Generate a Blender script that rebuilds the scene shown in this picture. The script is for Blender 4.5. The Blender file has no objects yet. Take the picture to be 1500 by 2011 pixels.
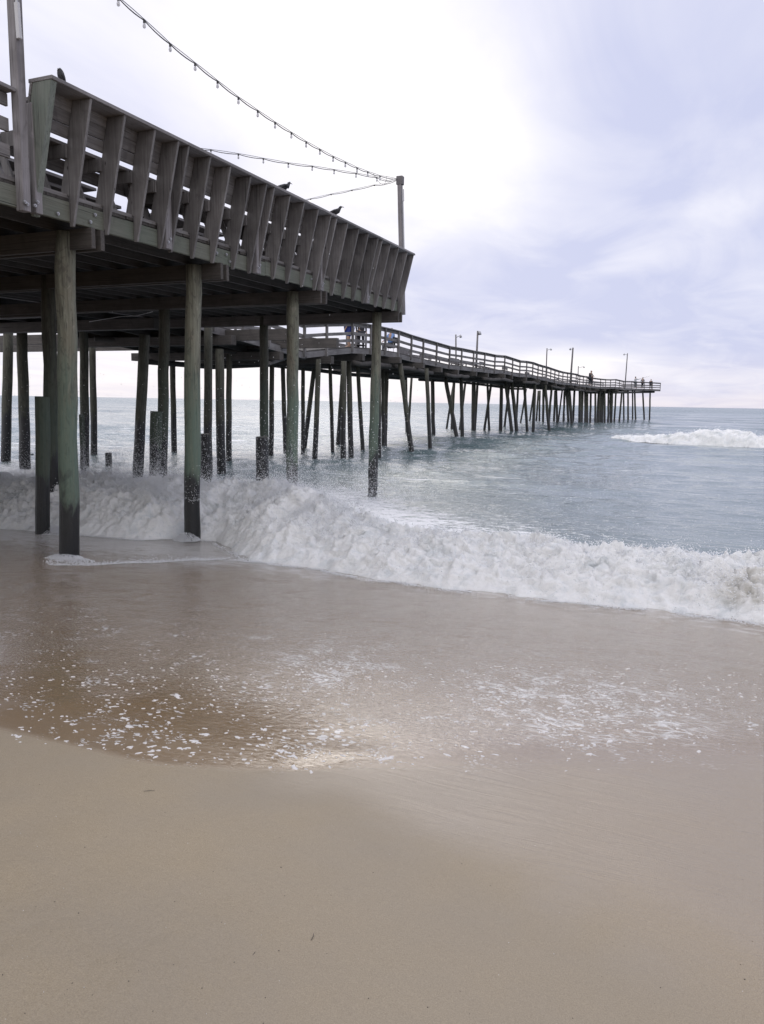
import bpy, math, random
import numpy as np
from math import sin, cos, radians, pi, sqrt, exp
from mathutils import Vector, Matrix

random.seed(7)
RNG = np.random.default_rng(11)
scene = bpy.context.scene
COL = scene.collection

# ------------------------------------------------------------------ camera
# world axes: +Y runs out to sea along the pier, +X along the shore, z=0 mean sea level
F = 1500.0
YAW, PITCH, ROLL = radians(23.1), radians(8.2), radians(0.99)
EYE = np.array([0.0, 0.0, 2.4])
FW = np.array([-sin(YAW) * cos(PITCH), cos(YAW) * cos(PITCH), -sin(PITCH)])
_r0 = np.array([cos(YAW), sin(YAW), 0.0]); _u0 = np.cross(_r0, FW)
RT = _r0 * cos(ROLL) + _u0 * sin(ROLL); UP = np.cross(RT, FW)
cam_d = bpy.data.cameras.new('camera')
cam = bpy.data.objects.new('camera', cam_d); COL.objects.link(cam)
cam_d.sensor_fit = 'HORIZONTAL'; cam_d.sensor_width = 36.0; cam_d.lens = 36.0
cam_d.clip_start = 0.05; cam_d.clip_end = 30000
cam.matrix_world = Matrix(((RT[0], UP[0], -FW[0], EYE[0]), (RT[1], UP[1], -FW[1], EYE[1]),
                           (RT[2], UP[2], -FW[2], EYE[2]), (0, 0, 0, 1)))
scene.camera = cam

def ray(px, py): return FW + RT * (px - 750) / F - UP * (py - 1005.5) / F
def onz(px, py, z):
    d = ray(px, py); return EYE + d * (z - EYE[2]) / d[2]
def onx(px, py, x):
    d = ray(px, py); return EYE + d * x / d[0]
def ony(px, py, y):
    d = ray(px, py); return EYE + d * y / d[1]
def atd(px, py, D): return EYE + ray(px, py) * D

# ------------------------------------------------------------------ world and light
SUN_EL, SUN_AZ = radians(32), radians(-30)      # azimuth measured from +Y, negative = towards -X
sun_dir = Vector((sin(SUN_AZ) * cos(SUN_EL), cos(SUN_AZ) * cos(SUN_EL), sin(SUN_EL)))
world = bpy.data.worlds.new('World'); scene.world = world; world.use_nodes = True
nt = world.node_tree; nt.nodes.clear()
class G:
    """tiny node-graph helper"""
    def __init__(s, tree): s.t = tree
    def n(s, kind, **kw):
        nd = s.t.nodes.new(kind)
        for k, v in kw.items(): setattr(nd, k, v)
        return nd
    def put(s, sock, v):
        if v is None: return
        if hasattr(v, 'is_output') or isinstance(v, bpy.types.NodeSocket): s.t.links.new(v, sock)
        else:
            if isinstance(v, (tuple, list)) and len(v) == 3 and sock.type == 'RGBA': v = (*v, 1)
            sock.default_value = v
    def m(s, op, a, b=None, c=None, clamp=False):
        nd = s.n('ShaderNodeMath', operation=op, use_clamp=clamp)
        s.put(nd.inputs[0], a); s.put(nd.inputs[1], b); s.put(nd.inputs[2], c)
        return nd.outputs[0]
    def v(s, op, a, b=None):
        nd = s.n('ShaderNodeVectorMath', operation=op)
        s.put(nd.inputs[0], a); s.put(nd.inputs[1], b)
        return nd.outputs['Value'] if op in ('DOT_PRODUCT', 'LENGTH') else nd.outputs[0]
    def mix(s, f, a, b, blend='MIX'):
        nd = s.n('ShaderNodeMix', data_type='RGBA', blend_type=blend)
        s.put(nd.inputs[0], f); s.put(nd.inputs[6], a); s.put(nd.inputs[7], b)
        return nd.outputs[2]
    def rng(s, x, a, b, c=0.0, d=1.0, smooth=False):
        nd = s.n('ShaderNodeMapRange', clamp=True)
        if smooth: nd.interpolation_type = 'SMOOTHSTEP'
        s.put(nd.inputs[0], x)
        for i, q in enumerate((a, b, c, d)): s.put(nd.inputs[i + 1], q)
        return nd.outputs[0]
    def noise(s, vec, scale, detail=4, rough=.55, dist=0.0, out='Fac'):
        nd = s.n('ShaderNodeTexNoise'); s.put(nd.inputs['Vector'], vec)
        nd.inputs['Scale'].default_value = scale; nd.inputs['Detail'].default_value = detail
        nd.inputs['Roughness'].default_value = rough; nd.inputs['Distortion'].default_value = dist
        return nd.outputs[out]
    def voro(s, vec, scale, feature='F1', out='Distance', rnd=1.0):
        nd = s.n('ShaderNodeTexVoronoi', feature=feature); s.put(nd.inputs['Vector'], vec)
        nd.inputs['Scale'].default_value = scale; nd.inputs['Randomness'].default_value = rnd
        return nd.outputs[out]
    def mapv(s, vec, scale=(1, 1, 1), loc=(0, 0, 0), rot=(0, 0, 0)):
        nd = s.n('ShaderNodeMapping'); s.put(nd.inputs[0], vec)
        nd.inputs['Location'].default_value = loc; nd.inputs['Rotation'].default_value = rot
        nd.inputs['Scale'].default_value = scale
        return nd.outputs[0]
    def bump(s, h, strength=.5, dist=.02, normal=None):
        nd = s.n('ShaderNodeBump'); nd.inputs['Strength'].default_value = strength
        nd.inputs['Distance'].default_value = dist; s.put(nd.inputs['Height'], h); s.put(nd.inputs['Normal'], normal)
        return nd.outputs[0]

g = G(nt)
tc = g.n('ShaderNodeTexCoord').outputs['Generated']
dirv = g.v('NORMALIZE', tc)
sep = g.n('ShaderNodeSeparateXYZ'); g.put(sep.inputs[0], dirv)
dx, dy, dz = sep.outputs
sky = g.n('ShaderNodeTexSky', sky_type='NISHITA', sun_disc=False, sun_elevation=SUN_EL, sun_rotation=SUN_AZ,
          air_density=1.0, dust_density=2.0, ozone_density=1.5)
skyc = g.v('SCALE', sky.outputs[0]); skyc.node.inputs['Scale'].default_value = 0.05
# cloud deck seen from below: direction projected on a plane overhead
k = g.m('DIVIDE', 1.0, g.m('ADD', g.m('MAXIMUM', dz, 0.0), 0.10))
comb = g.n('ShaderNodeCombineXYZ'); g.put(comb.inputs[0], g.m('MULTIPLY', dx, k)); g.put(comb.inputs[1], g.m('MULTIPLY', dy, k))
cp = comb.outputs[0]
n1 = g.noise(g.mapv(cp, (1.0, 0.75, 1), (3.2, 1.3, 0.4)), 0.55, 6, .52, .5)
n2 = g.noise(g.mapv(cp, (1, .6, 1), (7.1, 4.3, 0.4)), 1.7, 6, .55, .8)
def patch(px, py, wx, wy):
    """soft elliptical cloud patch, wx / wy degrees across and up"""
    d = ray(px, py); d = d / np.linalg.norm(d); r_ = np.cross(d, (0, 0, 1)); r_ /= np.linalg.norm(r_); u_ = np.cross(r_, d)
    a = g.m('DIVIDE', g.v('DOT_PRODUCT', dirv, tuple(r_)), radians(wx)); b = g.m('DIVIDE', g.v('DOT_PRODUCT', dirv, tuple(u_)), radians(wy))
    e_ = g.m('EXPONENT', g.m('MULTIPLY', g.m('ADD', g.m('MULTIPLY', a, a), g.m('MULTIPLY', b, b)), -1.0))
    return g.m('MULTIPLY', e_, g.m('GREATER_THAN', g.v('DOT_PRODUCT', dirv, tuple(d)), 0))
def total(lst):
    t = None
    for a_ in lst:
        v_ = g.m('MULTIPLY', patch(*a_[:4]), a_[4]); t = v_ if t is None else g.m('ADD', t, v_)
    return t
dens = g.m('ADD', g.m('MULTIPLY', n1, .5), g.m('MULTIPLY', n2, .5))
dens = g.rng(dens, .36, .66, -.5, .5, True)
light = total([(660, 110, 9, 8, .85), (890, 350, 5.5, 6.0, .75), (60, 20, 7, 5, .25), (1130, 706, 5.5, 1.1, .75), (1000, 735, 12, 1.2, .35), (300, 735, 17, 3.2, .75), (850, 760, 8, 1.8, .5), (1420, 405, 2.5, 1.3, .35), (1260, 500, 4, 1.2, .2)])
dark = total([(200, 190, 10, 5.0, .22), (860, 570, 7, 3.5, .22), (480, 310, 7, 3, .12), (1250, 330, 8, 7, .18), (1250, 620, 12, 3, .15)])
thick = g.m('ADD', g.m('SUBTRACT', g.m('ADD', .76, g.m('MULTIPLY', dens, .55)), light), dark, clamp=True)
cloud = g.mix(thick, (1.14, 1.12, 1.16), (0.665, 0.70, 0.935))
# pale pinkish band low over the sea
band = g.m('MULTIPLY', g.rng(dz, .0, .075, 1, 0, True), g.rng(dy, .3, .8, 0, 1))
bn = g.rng(g.noise(g.mapv(dirv, (5, 5, 26), (0, 0, .7)), 1.0, 4, .5), .38, .60)
cloud = g.mix(g.m('MULTIPLY', band, g.m('ADD', g.m('MULTIPLY', bn, .4), .15)), cloud, (1.0, .91, .94))
# unseen sky over the land and overhead is brightened to light foam and sand
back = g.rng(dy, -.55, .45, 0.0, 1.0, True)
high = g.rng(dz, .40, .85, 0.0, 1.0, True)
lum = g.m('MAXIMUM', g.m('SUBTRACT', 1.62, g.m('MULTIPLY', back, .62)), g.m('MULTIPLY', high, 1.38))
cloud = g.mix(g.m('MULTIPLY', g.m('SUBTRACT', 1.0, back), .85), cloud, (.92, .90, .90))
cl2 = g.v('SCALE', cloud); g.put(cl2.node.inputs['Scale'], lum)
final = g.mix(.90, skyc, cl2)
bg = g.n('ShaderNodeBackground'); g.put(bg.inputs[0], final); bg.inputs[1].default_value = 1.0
wo = g.n('ShaderNodeOutputWorld'); nt.links.new(bg.outputs[0], wo.inputs[0])
world.cycles.sampling_method = 'MANUAL'; world.cycles.sample_map_resolution = 1024

sl = bpy.data.lights.new('sun', 'SUN'); sl.energy = 0.7; sl.angle = radians(22); sl.color = (1, .95, .9)
sun = bpy.data.objects.new('sun', sl); COL.objects.link(sun)
sun.rotation_euler = (-sun_dir).to_track_quat('-Z', 'Y').to_euler(); sun.location = (0, 0, 60)

scene.view_settings.view_transform = 'Standard'; scene.view_settings.look = 'None'
scene.view_settings.exposure = 0.0; scene.view_settings.gamma = 1.0
scene.cycles.max_bounces = 8; scene.cycles.diffuse_bounces = 3; scene.cycles.glossy_bounces = 4
scene.cycles.transmission_bounces = 4; scene.cycles.use_denoising = True
scene.cycles.caustics_reflective = False; scene.cycles.caustics_refractive = False

# ------------------------------------------------------------------ numpy noise
def _hash(ix, iy, iz, seed):
    h = (ix.astype(np.int64) * 374761393 + iy.astype(np.int64) * 668265263 + iz.astype(np.int64) * 2147483647 + seed * 974634777) & 0xffffffff
    h = ((h ^ (h >> 13)) * 1274126177) & 0xffffffff
    return ((h ^ (h >> 16)) & 0xffff) / 65535.0
def vnoise(x, y, z=None, seed=0):
    x = np.asarray(x, float); y = np.asarray(y, float); z = np.zeros_like(x) if z is None else np.asarray(z, float)
    x0, y0, z0 = np.floor(x), np.floor(y), np.floor(z)
    fx, fy, fz = x - x0, y - y0, z - z0
    fx, fy, fz = [t * t * t * (t * (t * 6 - 15) + 10) for t in (fx, fy, fz)]
    r = 0
    for i in (0, 1):
        for j in (0, 1):
            for l in (0, 1):
                w = (fx if i else 1 - fx) * (fy if j else 1 - fy) * (fz if l else 1 - fz)
                r = r + w * _hash(x0 + i, y0 + j, z0 + l, seed)
    return r * 2 - 1
def fbm(x, y, z=None, octv=4, gain=.5, seed=0, bill=False):
    a, f, s, n = 1.0, 1.0, 0.0, 0.0
    for o in range(octv):
        v = vnoise(x * f, y * f, None if z is None else z * f, seed + o * 17)
        if bill: v = 1 - 2 * np.abs(v)
        s = s + a * v; n += a; a *= gain; f *= 2.03
    return s / n

# ------------------------------------------------------------------ mesh helpers
class MB:
    def __init__(s): s.v = []; s.f = []
    def add(s, vs, fs):
        o = len(s.v); s.v.extend([tuple(map(float, p)) for p in vs]); s.f.extend([tuple(o + i for i in f) for f in fs])
    def hexa(s, p):   # 8 corners: bottom 4 ccw, top 4 ccw
        s.add(p, [(3, 2, 1, 0), (4, 5, 6, 7), (0, 1, 5, 4), (1, 2, 6, 5), (2, 3, 7, 6), (3, 0, 4, 7)])
    def box(s, lo, hi):
        (a, b, c), (d, e, f) = lo, hi
        s.hexa([(a, b, c), (d, b, c), (d, e, c), (a, e, c), (a, b, f), (d, b, f), (d, e, f), (a, e, f)])
    def bar(s, p0, p1, w, h, up=(0, 0, 1)):
        p0, p1, up = Vector(p0), Vector(p1), Vector(up)
        d = (p1 - p0).normalized(); sd = d.cross(up).normalized(); u = sd.cross(d).normalized()
        a, b = sd * w / 2, u * h / 2
        s.hexa([p0 - a - b, p0 + a - b, p1 + a - b, p1 - a - b, p0 - a + b, p0 + a + b, p1 + a + b, p1 - a + b])
    def tube(s, pts, rad, n=12, caps=True, wob=0.0, seed=0):
        pts = [Vector(p) for p in pts]; N = len(pts); vs = []
        if not hasattr(rad, '__len__'): rad = [rad] * N
        ref = Vector((0.3, 1, 0.1))
        for i, p in enumerate(pts):
            d = (pts[min(i + 1, N - 1)] - pts[max(i - 1, 0)]).normalized()
            rf = ref if abs(d.dot(ref.normalized())) < .95 else Vector((1, 0, 0))
            a = d.cross(rf).normalized(); b = d.cross(a).normalized()
            for j in range(n):
                t = 2 * pi * j / n
                r = rad[i] * (1 + wob * sin(3 * t + seed + i * .9) + wob * .7 * sin(5 * t + seed * 2.3 - i * 1.7))
                vs.append(p + (a * cos(t) + b * sin(t)) * r)
        fs = [(i * n + j, i * n + (j + 1) % n, (i + 1) * n + (j + 1) % n, (i + 1) * n + j) for i in range(N - 1) for j in range(n)]
        if caps: fs += [tuple(range(n - 1, -1, -1)), tuple((N - 1) * n + j for j in range(n))]
        s.add(vs, fs)
    def build(s, name, mat, parent=None, smooth=False, bevel=0.0):
        me = bpy.data.meshes.new(name); me.from_pydata(s.v, [], s.f); me.update()
        if mat: me.materials.append(mat)
        if smooth: me.polygons.foreach_set('use_smooth', [True] * len(me.polygons))
        o = bpy.data.objects.new(name, me); COL.objects.link(o)
        if parent is not None: adopt(o, parent)
        if bevel:
            m = o.modifiers.new('bevel', 'BEVEL'); m.width = bevel; m.segments = 1; m.limit_method = 'ANGLE'
        return o
def adopt(o, parent):
    o.parent = parent; o.matrix_parent_inverse = world_of(parent).inverted()
def world_of(o):
    m = Matrix.LocRotScale(o.location, o.rotation_euler, o.scale)
    return world_of(o.parent) @ o.matrix_parent_inverse @ m if o.parent else m
def tag(o, label=None, cat=None, group=None, kind=None):
    for k_, v_ in (('label', label), ('category', cat), ('group', group), ('kind', kind)):
        if v_: o[k_] = v_
    return o
def thing(name, loc, label, cat, group=None):
    o = bpy.data.objects.new(name, None); COL.objects.link(o); o.location = Vector(map(float, loc)); o.empty_display_size = .1
    return tag(o, label, cat, group)
def npmesh(name, V, Fq, mat, smooth=True):
    me = bpy.data.meshes.new(name); nv, nf, k_ = len(V), len(Fq), Fq.shape[1]
    me.vertices.add(nv); me.vertices.foreach_set('co', np.ascontiguousarray(V, np.float32).ravel())
    me.loops.add(nf * k_); me.loops.foreach_set('vertex_index', np.ascontiguousarray(Fq, np.int32).ravel())
    me.polygons.add(nf); me.polygons.foreach_set('loop_start', np.arange(0, nf * k_, k_, dtype=np.int32))
    me.polygons.foreach_set('use_smooth', np.full(nf, smooth)); me.update(calc_edges=True); me.validate()
    if mat: me.materials.append(mat)
    o = bpy.data.objects.new(name, me); COL.objects.link(o); return o
def gridfaces(nr, nc):
    i = np.arange(nr - 1)[:, None] * nc + np.arange(nc - 1)[None, :]
    return np.stack([i, i + 1, i + nc + 1, i + nc], -1).reshape(-1, 4)

# ------------------------------------------------------------------ materials
def mat(name):
    m = bpy.data.materials.new(name); m.use_nodes = True; t = m.node_tree; t.nodes.clear()
    q = G(t); b = q.n('ShaderNodeBsdfPrincipled'); o = q.n('ShaderNodeOutputMaterial'); t.links.new(b.outputs[0], o.inputs[0])
    q.b = b; q.out = o
    q.pos = q.n('ShaderNodeNewGeometry').outputs['Position']
    s = q.n('ShaderNodeSeparateXYZ'); q.put(s.inputs[0], q.pos); q.x, q.y, q.z = s.outputs
    return m, q
def plain(name, col, rough=.7, metal=0.0, var=.15):
    m, q = mat(name)
    n = q.noise(q.pos, 9, 3)
    q.put(q.b.inputs['Base Color'], q.mix(q.m('MULTIPLY', n, var * 2), col, tuple(c * .55 for c in col)))
    q.b.inputs['Roughness'].default_value = rough; q.b.inputs['Metallic'].default_value = metal
    return m
def wood(name, ca, cb, cc, axis, rough=.85, tint=None):
    """weathered timber; grain runs along the given world axis"""
    m, q = mat(name)
    sc = {'x': (.5, 14, 14), 'y': (14, .5, 14), 'z': (14, 14, .5)}[axis]
    oi = q.n('ShaderNodeObjectInfo').outputs['Random']
    off = q.n('ShaderNodeCombineXYZ')
    for i in range(3): q.put(off.inputs[i], q.m('MULTIPLY', oi, 31.0 + 7 * i))
    p = q.v('ADD', q.pos, off.outputs[0])
    gr = q.noise(q.mapv(p, sc), 2.2, 5, .65, .35)
    gr2 = q.noise(q.mapv(p, tuple(c * (3 if c > 1 else 1.6) for c in sc)), 2.6, 3, .6)
    blot = q.noise(p, 1.6, 4, .6)
    col = q.mix(q.rng(gr, .33, .68), ca, cb)
    col = q.mix(q.m('MULTIPLY', q.rng(gr2, .55, .75), .55), col, cc)
    col = q.mix(q.m('MULTIPLY', q.rng(blot, .42, .72), .6), col, tint or cc)
    kn = q.voro(q.mapv(p, tuple(2.2 if c > 1 else .9 for c in sc)), 1.6)
    col = q.mix(q.rng(kn, .05, .02), col, (.03, .025, .025))
    crack = q.noise(q.mapv(p, tuple(c * (2.6 if c > 1 else .9) for c in sc)), 1.7, 2, .5, .2)
    cr = q.rng(crack, .665, .69); col = q.mix(q.m('MULTIPLY', cr, .85), col, (.018, .016, .016))
    stain = q.noise(q.mapv(p, (2, 2, 1.1)), 2.2, 5, .7, .5); col = q.mix(q.m('MULTIPLY', q.rng(stain, .56, .70), .55), col, tuple(c * .55 for c in cb))
    col = q.mix(q.m('MULTIPLY', q.rng(stain, .38, .28), .35), col, tuple(min(1, c * 1.5) for c in ca))
    hs = q.n('ShaderNodeHueSaturation'); q.put(hs.inputs['Color'], col); q.put(hs.inputs['Value'], q.m('ADD', q.m('MULTIPLY', oi, .45), .78))
    q.put(q.b.inputs['Base Color'], hs.outputs[0]); q.b.inputs['Roughness'].default_value = rough
    q.put(q.b.inputs['Normal'], q.bump(q.m('ADD', gr, q.m('MULTIPLY', gr2, .6)), .55, .012))
    return m
GA, GB, GC = (.225, .215, .218), (.135, .128, .132), (.058, .053, .056)
M_UP = wood('weathered_wood_upright', GA, GB, GC, 'z')
M_AL = wood('weathered_wood_along', GA, GB, GC, 'y')
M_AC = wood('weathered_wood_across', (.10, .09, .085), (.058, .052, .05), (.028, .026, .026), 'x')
M_CAP = wood('pale_weathered_wood', (.27, .255, .265), (.19, .18, .19), (.10, .095, .10), 'y')
M_RIM = wood('treated_wood_green', (.165, .172, .145), (.118, .122, .104), (.07, .063, .05), 'y', tint=(.10, .13, .105))
M_POST = wood('pale_post_wood', (.27, .255, .27), (.185, .175, .185), (.085, .08, .085), 'z')
M_END = wood('end_rib_wood', (.21, .225, .205), (.13, .145, .13), (.06, .065, .058), 'z', tint=(.11, .145, .125))
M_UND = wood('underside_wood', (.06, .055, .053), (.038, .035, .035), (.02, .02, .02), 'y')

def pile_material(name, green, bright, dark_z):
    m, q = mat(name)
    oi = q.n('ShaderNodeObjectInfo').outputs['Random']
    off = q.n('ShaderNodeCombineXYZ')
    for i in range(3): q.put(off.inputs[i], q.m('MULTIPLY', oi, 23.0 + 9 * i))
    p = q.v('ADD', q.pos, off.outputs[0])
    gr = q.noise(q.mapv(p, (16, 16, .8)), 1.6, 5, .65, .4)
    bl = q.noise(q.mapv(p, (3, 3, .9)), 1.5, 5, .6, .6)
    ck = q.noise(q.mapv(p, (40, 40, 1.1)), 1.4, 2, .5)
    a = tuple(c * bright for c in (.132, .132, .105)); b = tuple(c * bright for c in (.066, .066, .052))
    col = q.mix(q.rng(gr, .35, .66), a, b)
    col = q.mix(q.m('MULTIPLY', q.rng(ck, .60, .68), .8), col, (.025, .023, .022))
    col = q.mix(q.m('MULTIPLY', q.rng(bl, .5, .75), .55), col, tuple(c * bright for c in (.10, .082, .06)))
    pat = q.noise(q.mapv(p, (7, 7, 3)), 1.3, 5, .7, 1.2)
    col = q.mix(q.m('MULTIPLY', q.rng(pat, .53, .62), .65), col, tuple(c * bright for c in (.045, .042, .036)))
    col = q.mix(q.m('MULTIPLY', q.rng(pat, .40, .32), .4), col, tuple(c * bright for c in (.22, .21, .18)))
    # algae belt, then black wet mussels and slime at the foot
    zz = q.m('ADD', q.z, q.m('MULTIPLY', q.m('SUBTRACT', bl, .5), 2.0))
    gm = q.m('MULTIPLY', q.m('MULTIPLY', q.rng(zz, 3.6, 1.9, 0, 1, True), green), q.rng(gr, .2, .6, .6, 1))
    col = q.mix(gm, col, q.mix(q.rng(gr, .4, .6), (.075, .135, .105), (.11, .18, .15)))
    dm = q.rng(zz, dark_z + .22, dark_z - .12, 0, 1, True)
    col = q.mix(dm, col, (.012, .013, .015))
    barn = q.voro(q.pos, 34, rnd=1.0); bm_ = q.m('MULTIPLY', q.m('MULTIPLY', q.rng(barn, .22, .12), dm), q.rng(q.noise(q.pos, 5, 3), .50, .62))
    col = q.mix(q.m('MULTIPLY', bm_, .6), col, (.12, .12, .11))
    q.put(q.b.inputs['Base Color'], col)
    q.put(q.b.inputs['Roughness'], q.rng(dm, 0, 1, .88, .42))
    q.put(q.b.inputs['Normal'], q.bump(q.m('ADD', gr, q.m('MULTIPLY', ck, .5)), .7, .02))
    return m
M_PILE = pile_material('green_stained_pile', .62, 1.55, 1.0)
M_PILE2 = pile_material('shaded_pile', .3, .6, 1.2)  # darker copy for inner piles, deck shade put into the colour
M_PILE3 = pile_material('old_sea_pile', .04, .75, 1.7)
M_METAL = plain('galvanised_steel', (.45, .45, .47), .45, .8)
M_DARK = plain('black_plastic', (.02, .02, .022), .5)
M_WHITE = plain('grey_white_plastic', (.55, .55, .58), .4)

def glass_bulb(name, on):
    m, q = mat(name)
    q.put(q.b.inputs['Base Color'], (.75, .75, .78)); q.b.inputs['Roughness'].default_value = .15
    q.b.inputs['Transmission Weight'].default_value = .2; q.b.inputs['IOR'].default_value = 1.2
    if on:
        q.b.inputs['Emission Color'].default_value = (1, .93, .8, 1); q.b.inputs['Emission Strength'].default_value = 2.2
    tr = q.n('ShaderNodeBsdfTranslucent'); q.put(tr.inputs[0], (.9, .9, .92)); mx = q.n('ShaderNodeMixShader'); mx.inputs[0].default_value = .6
    q.t.links.new(q.b.outputs[0], mx.inputs[1]); q.t.links.new(tr.outputs[0], mx.inputs[2]); q.t.links.new(mx.outputs[0], q.out.inputs[0])
    return m
M_BULB = glass_bulb('clear_bulb_glass', False); M_BULBON = glass_bulb('lit_bulb_glass', True)

# sand -------------------------------------------------------------
M_SAND, q = mat('wet_sand')
gn = q.noise(q.pos, 260, 3, .7); gn2 = q.noise(q.pos, 700, 2, .6)
big = q.noise(q.pos, .8, 4, .55); mid = q.noise(q.pos, 5, 4, .6)
# edge of the backwash film: a wavy line across the beach that swings up the beach to the left
edge = q.m('ADD', 2.76, q.m('MULTIPLY', q.m('ADD', q.m('ADD', q.x, 2.2), q.m('SQRT', q.m('ADD', q.m('POWER', q.m('ABSOLUTE', q.m('ADD', q.x, 2.2)), 2.0), .12))), .33))
edge = q.m('ADD', edge, q.m('MULTIPLY', q.m('SUBTRACT', q.noise(q.mapv(q.pos, (1, 1, 0)), 1.4, 4, .55), .5), .16))
fw_ = q.m('ADD', .07, q.rng(q.x, -1.7, -.7, 0, .55)); film = q.rng(q.m('DIVIDE', q.m('SUBTRACT', q.y, edge), fw_), -.6, 1.0, 0, 1, True)
# damp glossy sand just above it
d2 = q.m('SUBTRACT', q.y, q.m('SUBTRACT', 3.1, q.m('MULTIPLY', q.m('MAXIMUM', q.m('ADD', q.x, 1.4), 0.0), .50)))
damp = q.rng(q.m('ADD', d2, q.m('MULTIPLY', q.m('SUBTRACT', big, .5), 1.0)), -.25, .35, 0, 1, True)
c_dry = q.mix(q.rng(gn, .35, .65), (.365, .298, .205), (.245, .197, .132))
c_dry = q.mix(q.m('MULTIPLY', q.rng(gn2, .62, .75), .5), c_dry, (.12, .10, .085))
c_dry = q.mix(q.m('MULTIPLY', q.rng(big, .40, .62), .5), c_dry, (.255, .222, .180))
c_wet = q.mix(q.rng(gn, .3, .7), (.275, .192, .112), (.195, .135, .076))
col = q.mix(film, q.mix(damp, c_dry, q.mix(.4, c_dry, c_wet)), c_wet)
# lacy foam stranded on the film: bubbles of many sizes, drawn out in streaks on the right, plus painted glints
flat = q.mapv(q.pos, (1, 1, 0)); wv = q.v('SUBTRACT', q.noise(flat, 5, 4, .6, 0, 'Color'), (.5, .5, .5))
sc_ = q.v('SCALE', wv); sc_.node.inputs['Scale'].default_value = .16
wflat = q.v('ADD', flat, sc_)
pa = q.mapv(wflat, (14, 26, 1)); pb = q.mapv(wflat, (34, 60, 1)); ps = q.mapv(wflat, (5.5, 24, 1), rot=(0, 0, -.75))
sz = q.noise(flat, 2.3, 3, .5)
dots = q.rng(q.m('SUBTRACT', q.voro(pa, 1.0), q.m('MULTIPLY', q.rng(sz, .46, .66), .30)), .05, .0)
tiny = q.rng(q.m('SUBTRACT', q.voro(pb, 1.0), q.m('MULTIPLY', q.rng(q.noise(flat, 3.7, 3, .5), .48, .66), .34)), .05, .0)
web = q.m('MULTIPLY', q.rng(q.voro(ps, 1.0, 'DISTANCE_TO_EDGE'), .11, .02), q.rng(q.noise(flat, 4.5, 5, .65), .47, .55))
def gz(cx, cy, wx, wy):
    a_ = q.m('DIVIDE', q.m('SUBTRACT', q.x, cx), wx); b_ = q.m('DIVIDE', q.m('SUBTRACT', q.y, cy), wy)
    return q.m('EXPONENT', q.m('MULTIPLY', q.m('ADD', q.m('MULTIPLY', a_, a_), q.m('MULTIPLY', b_, b_)), -1.0))
cR = onz(1150, 1360, .5); cM = onz(640, 1310, .45)
mR = q.m('MAXIMUM', gz(float(cR[0]), float(cR[1]), .75, .75), q.m('MULTIPLY', gz(float(cM[0]), float(cM[1]), .5, .6), .8))
aw = q.m('MULTIPLY', q.rng(q.y, 5.9, 5.0, 0, 1, True), q.rng(q.m('SUBTRACT', q.y, edge), .02, .14, 0, 1))
fm = q.m('MAXIMUM', q.m('MULTIPLY', dots, aw), q.m('MULTIPLY', tiny, q.m('MULTIPLY', film, q.rng(q.y, 6.8, 5.6))))
fm = q.m('MAXIMUM', fm, q.m('MULTIPLY', web, q.rng(mR, .15, .5)))
glint_dash = q.rng(q.m('SUBTRACT', q.voro(q.mapv(wflat, (11, 42, 1)), 1.0), q.m('MULTIPLY', q.rng(q.noise(flat, 3.1, 3, .5), .45, .65), .20)), .05, .0)  # short white dashes painted in as glints on the upper film
fm = q.m('MAXIMUM', fm, q.m('MULTIPLY', glint_dash, q.m('MULTIPLY', q.rng(q.y, 4.6, 5.6), .6)))
dR = q.rng(q.m('SUBTRACT', q.voro(q.mapv(wflat, (20, 32, 1)), 1.0), .26), .05, .0); fm = q.m('MAXIMUM', fm, q.m('MULTIPLY', dR, q.m('MULTIPLY', q.rng(mR, .2, .75), q.rng(q.noise(flat, 6, 3, .5), .42, .52))))
lf = q.noise(q.mapv(wflat, (2.2, 7, 1)), 1.6, 7, .7, .8)
fm = q.m('MAXIMUM', fm, q.m('MULTIPLY', q.rng(q.m('ADD', lf, q.m('ADD', q.rng(q.y, 7.9, 9.0, 0, .16), q.m('MULTIPLY', q.rng(q.x, -5.6, -6.6, 0, .05), q.rng(q.y, 7.2, 7.8)))), .60, .66), q.m('MAXIMUM', q.rng(q.y, 7.7, 8.3, 0, .8), q.m('MULTIPLY', q.rng(q.y, 7.3, 7.7, 0, .7), q.rng(q.x, -5.8, -6.6)))))
fm = q.m('MULTIPLY', fm, .85)
col = q.mix(fm, col, (.74, .73, .72))
q.put(q.b.inputs['Base Color'], col)
ro = q.m('SUBTRACT', .60, q.m('MULTIPLY', damp, .24)); ro = q.m('SUBTRACT', ro, q.m('MULTIPLY', film, .22))
q.put(q.b.inputs['Roughness'], q.m('ADD', ro, q.m('MULTIPLY', q.m('SUBTRACT', mid, .5), .10)))
q.b.inputs['IOR'].default_value = 1.42
q.put(q.b.inputs['Coat Weight'], q.m('MAXIMUM', film, q.m('MULTIPLY', damp, .7))); q.b.inputs['Coat IOR'].default_value = 1.6; q.put(q.b.inputs['Coat Roughness'], q.m('SUBTRACT', .34, q.m('MULTIPLY', film, .25)))
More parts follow.
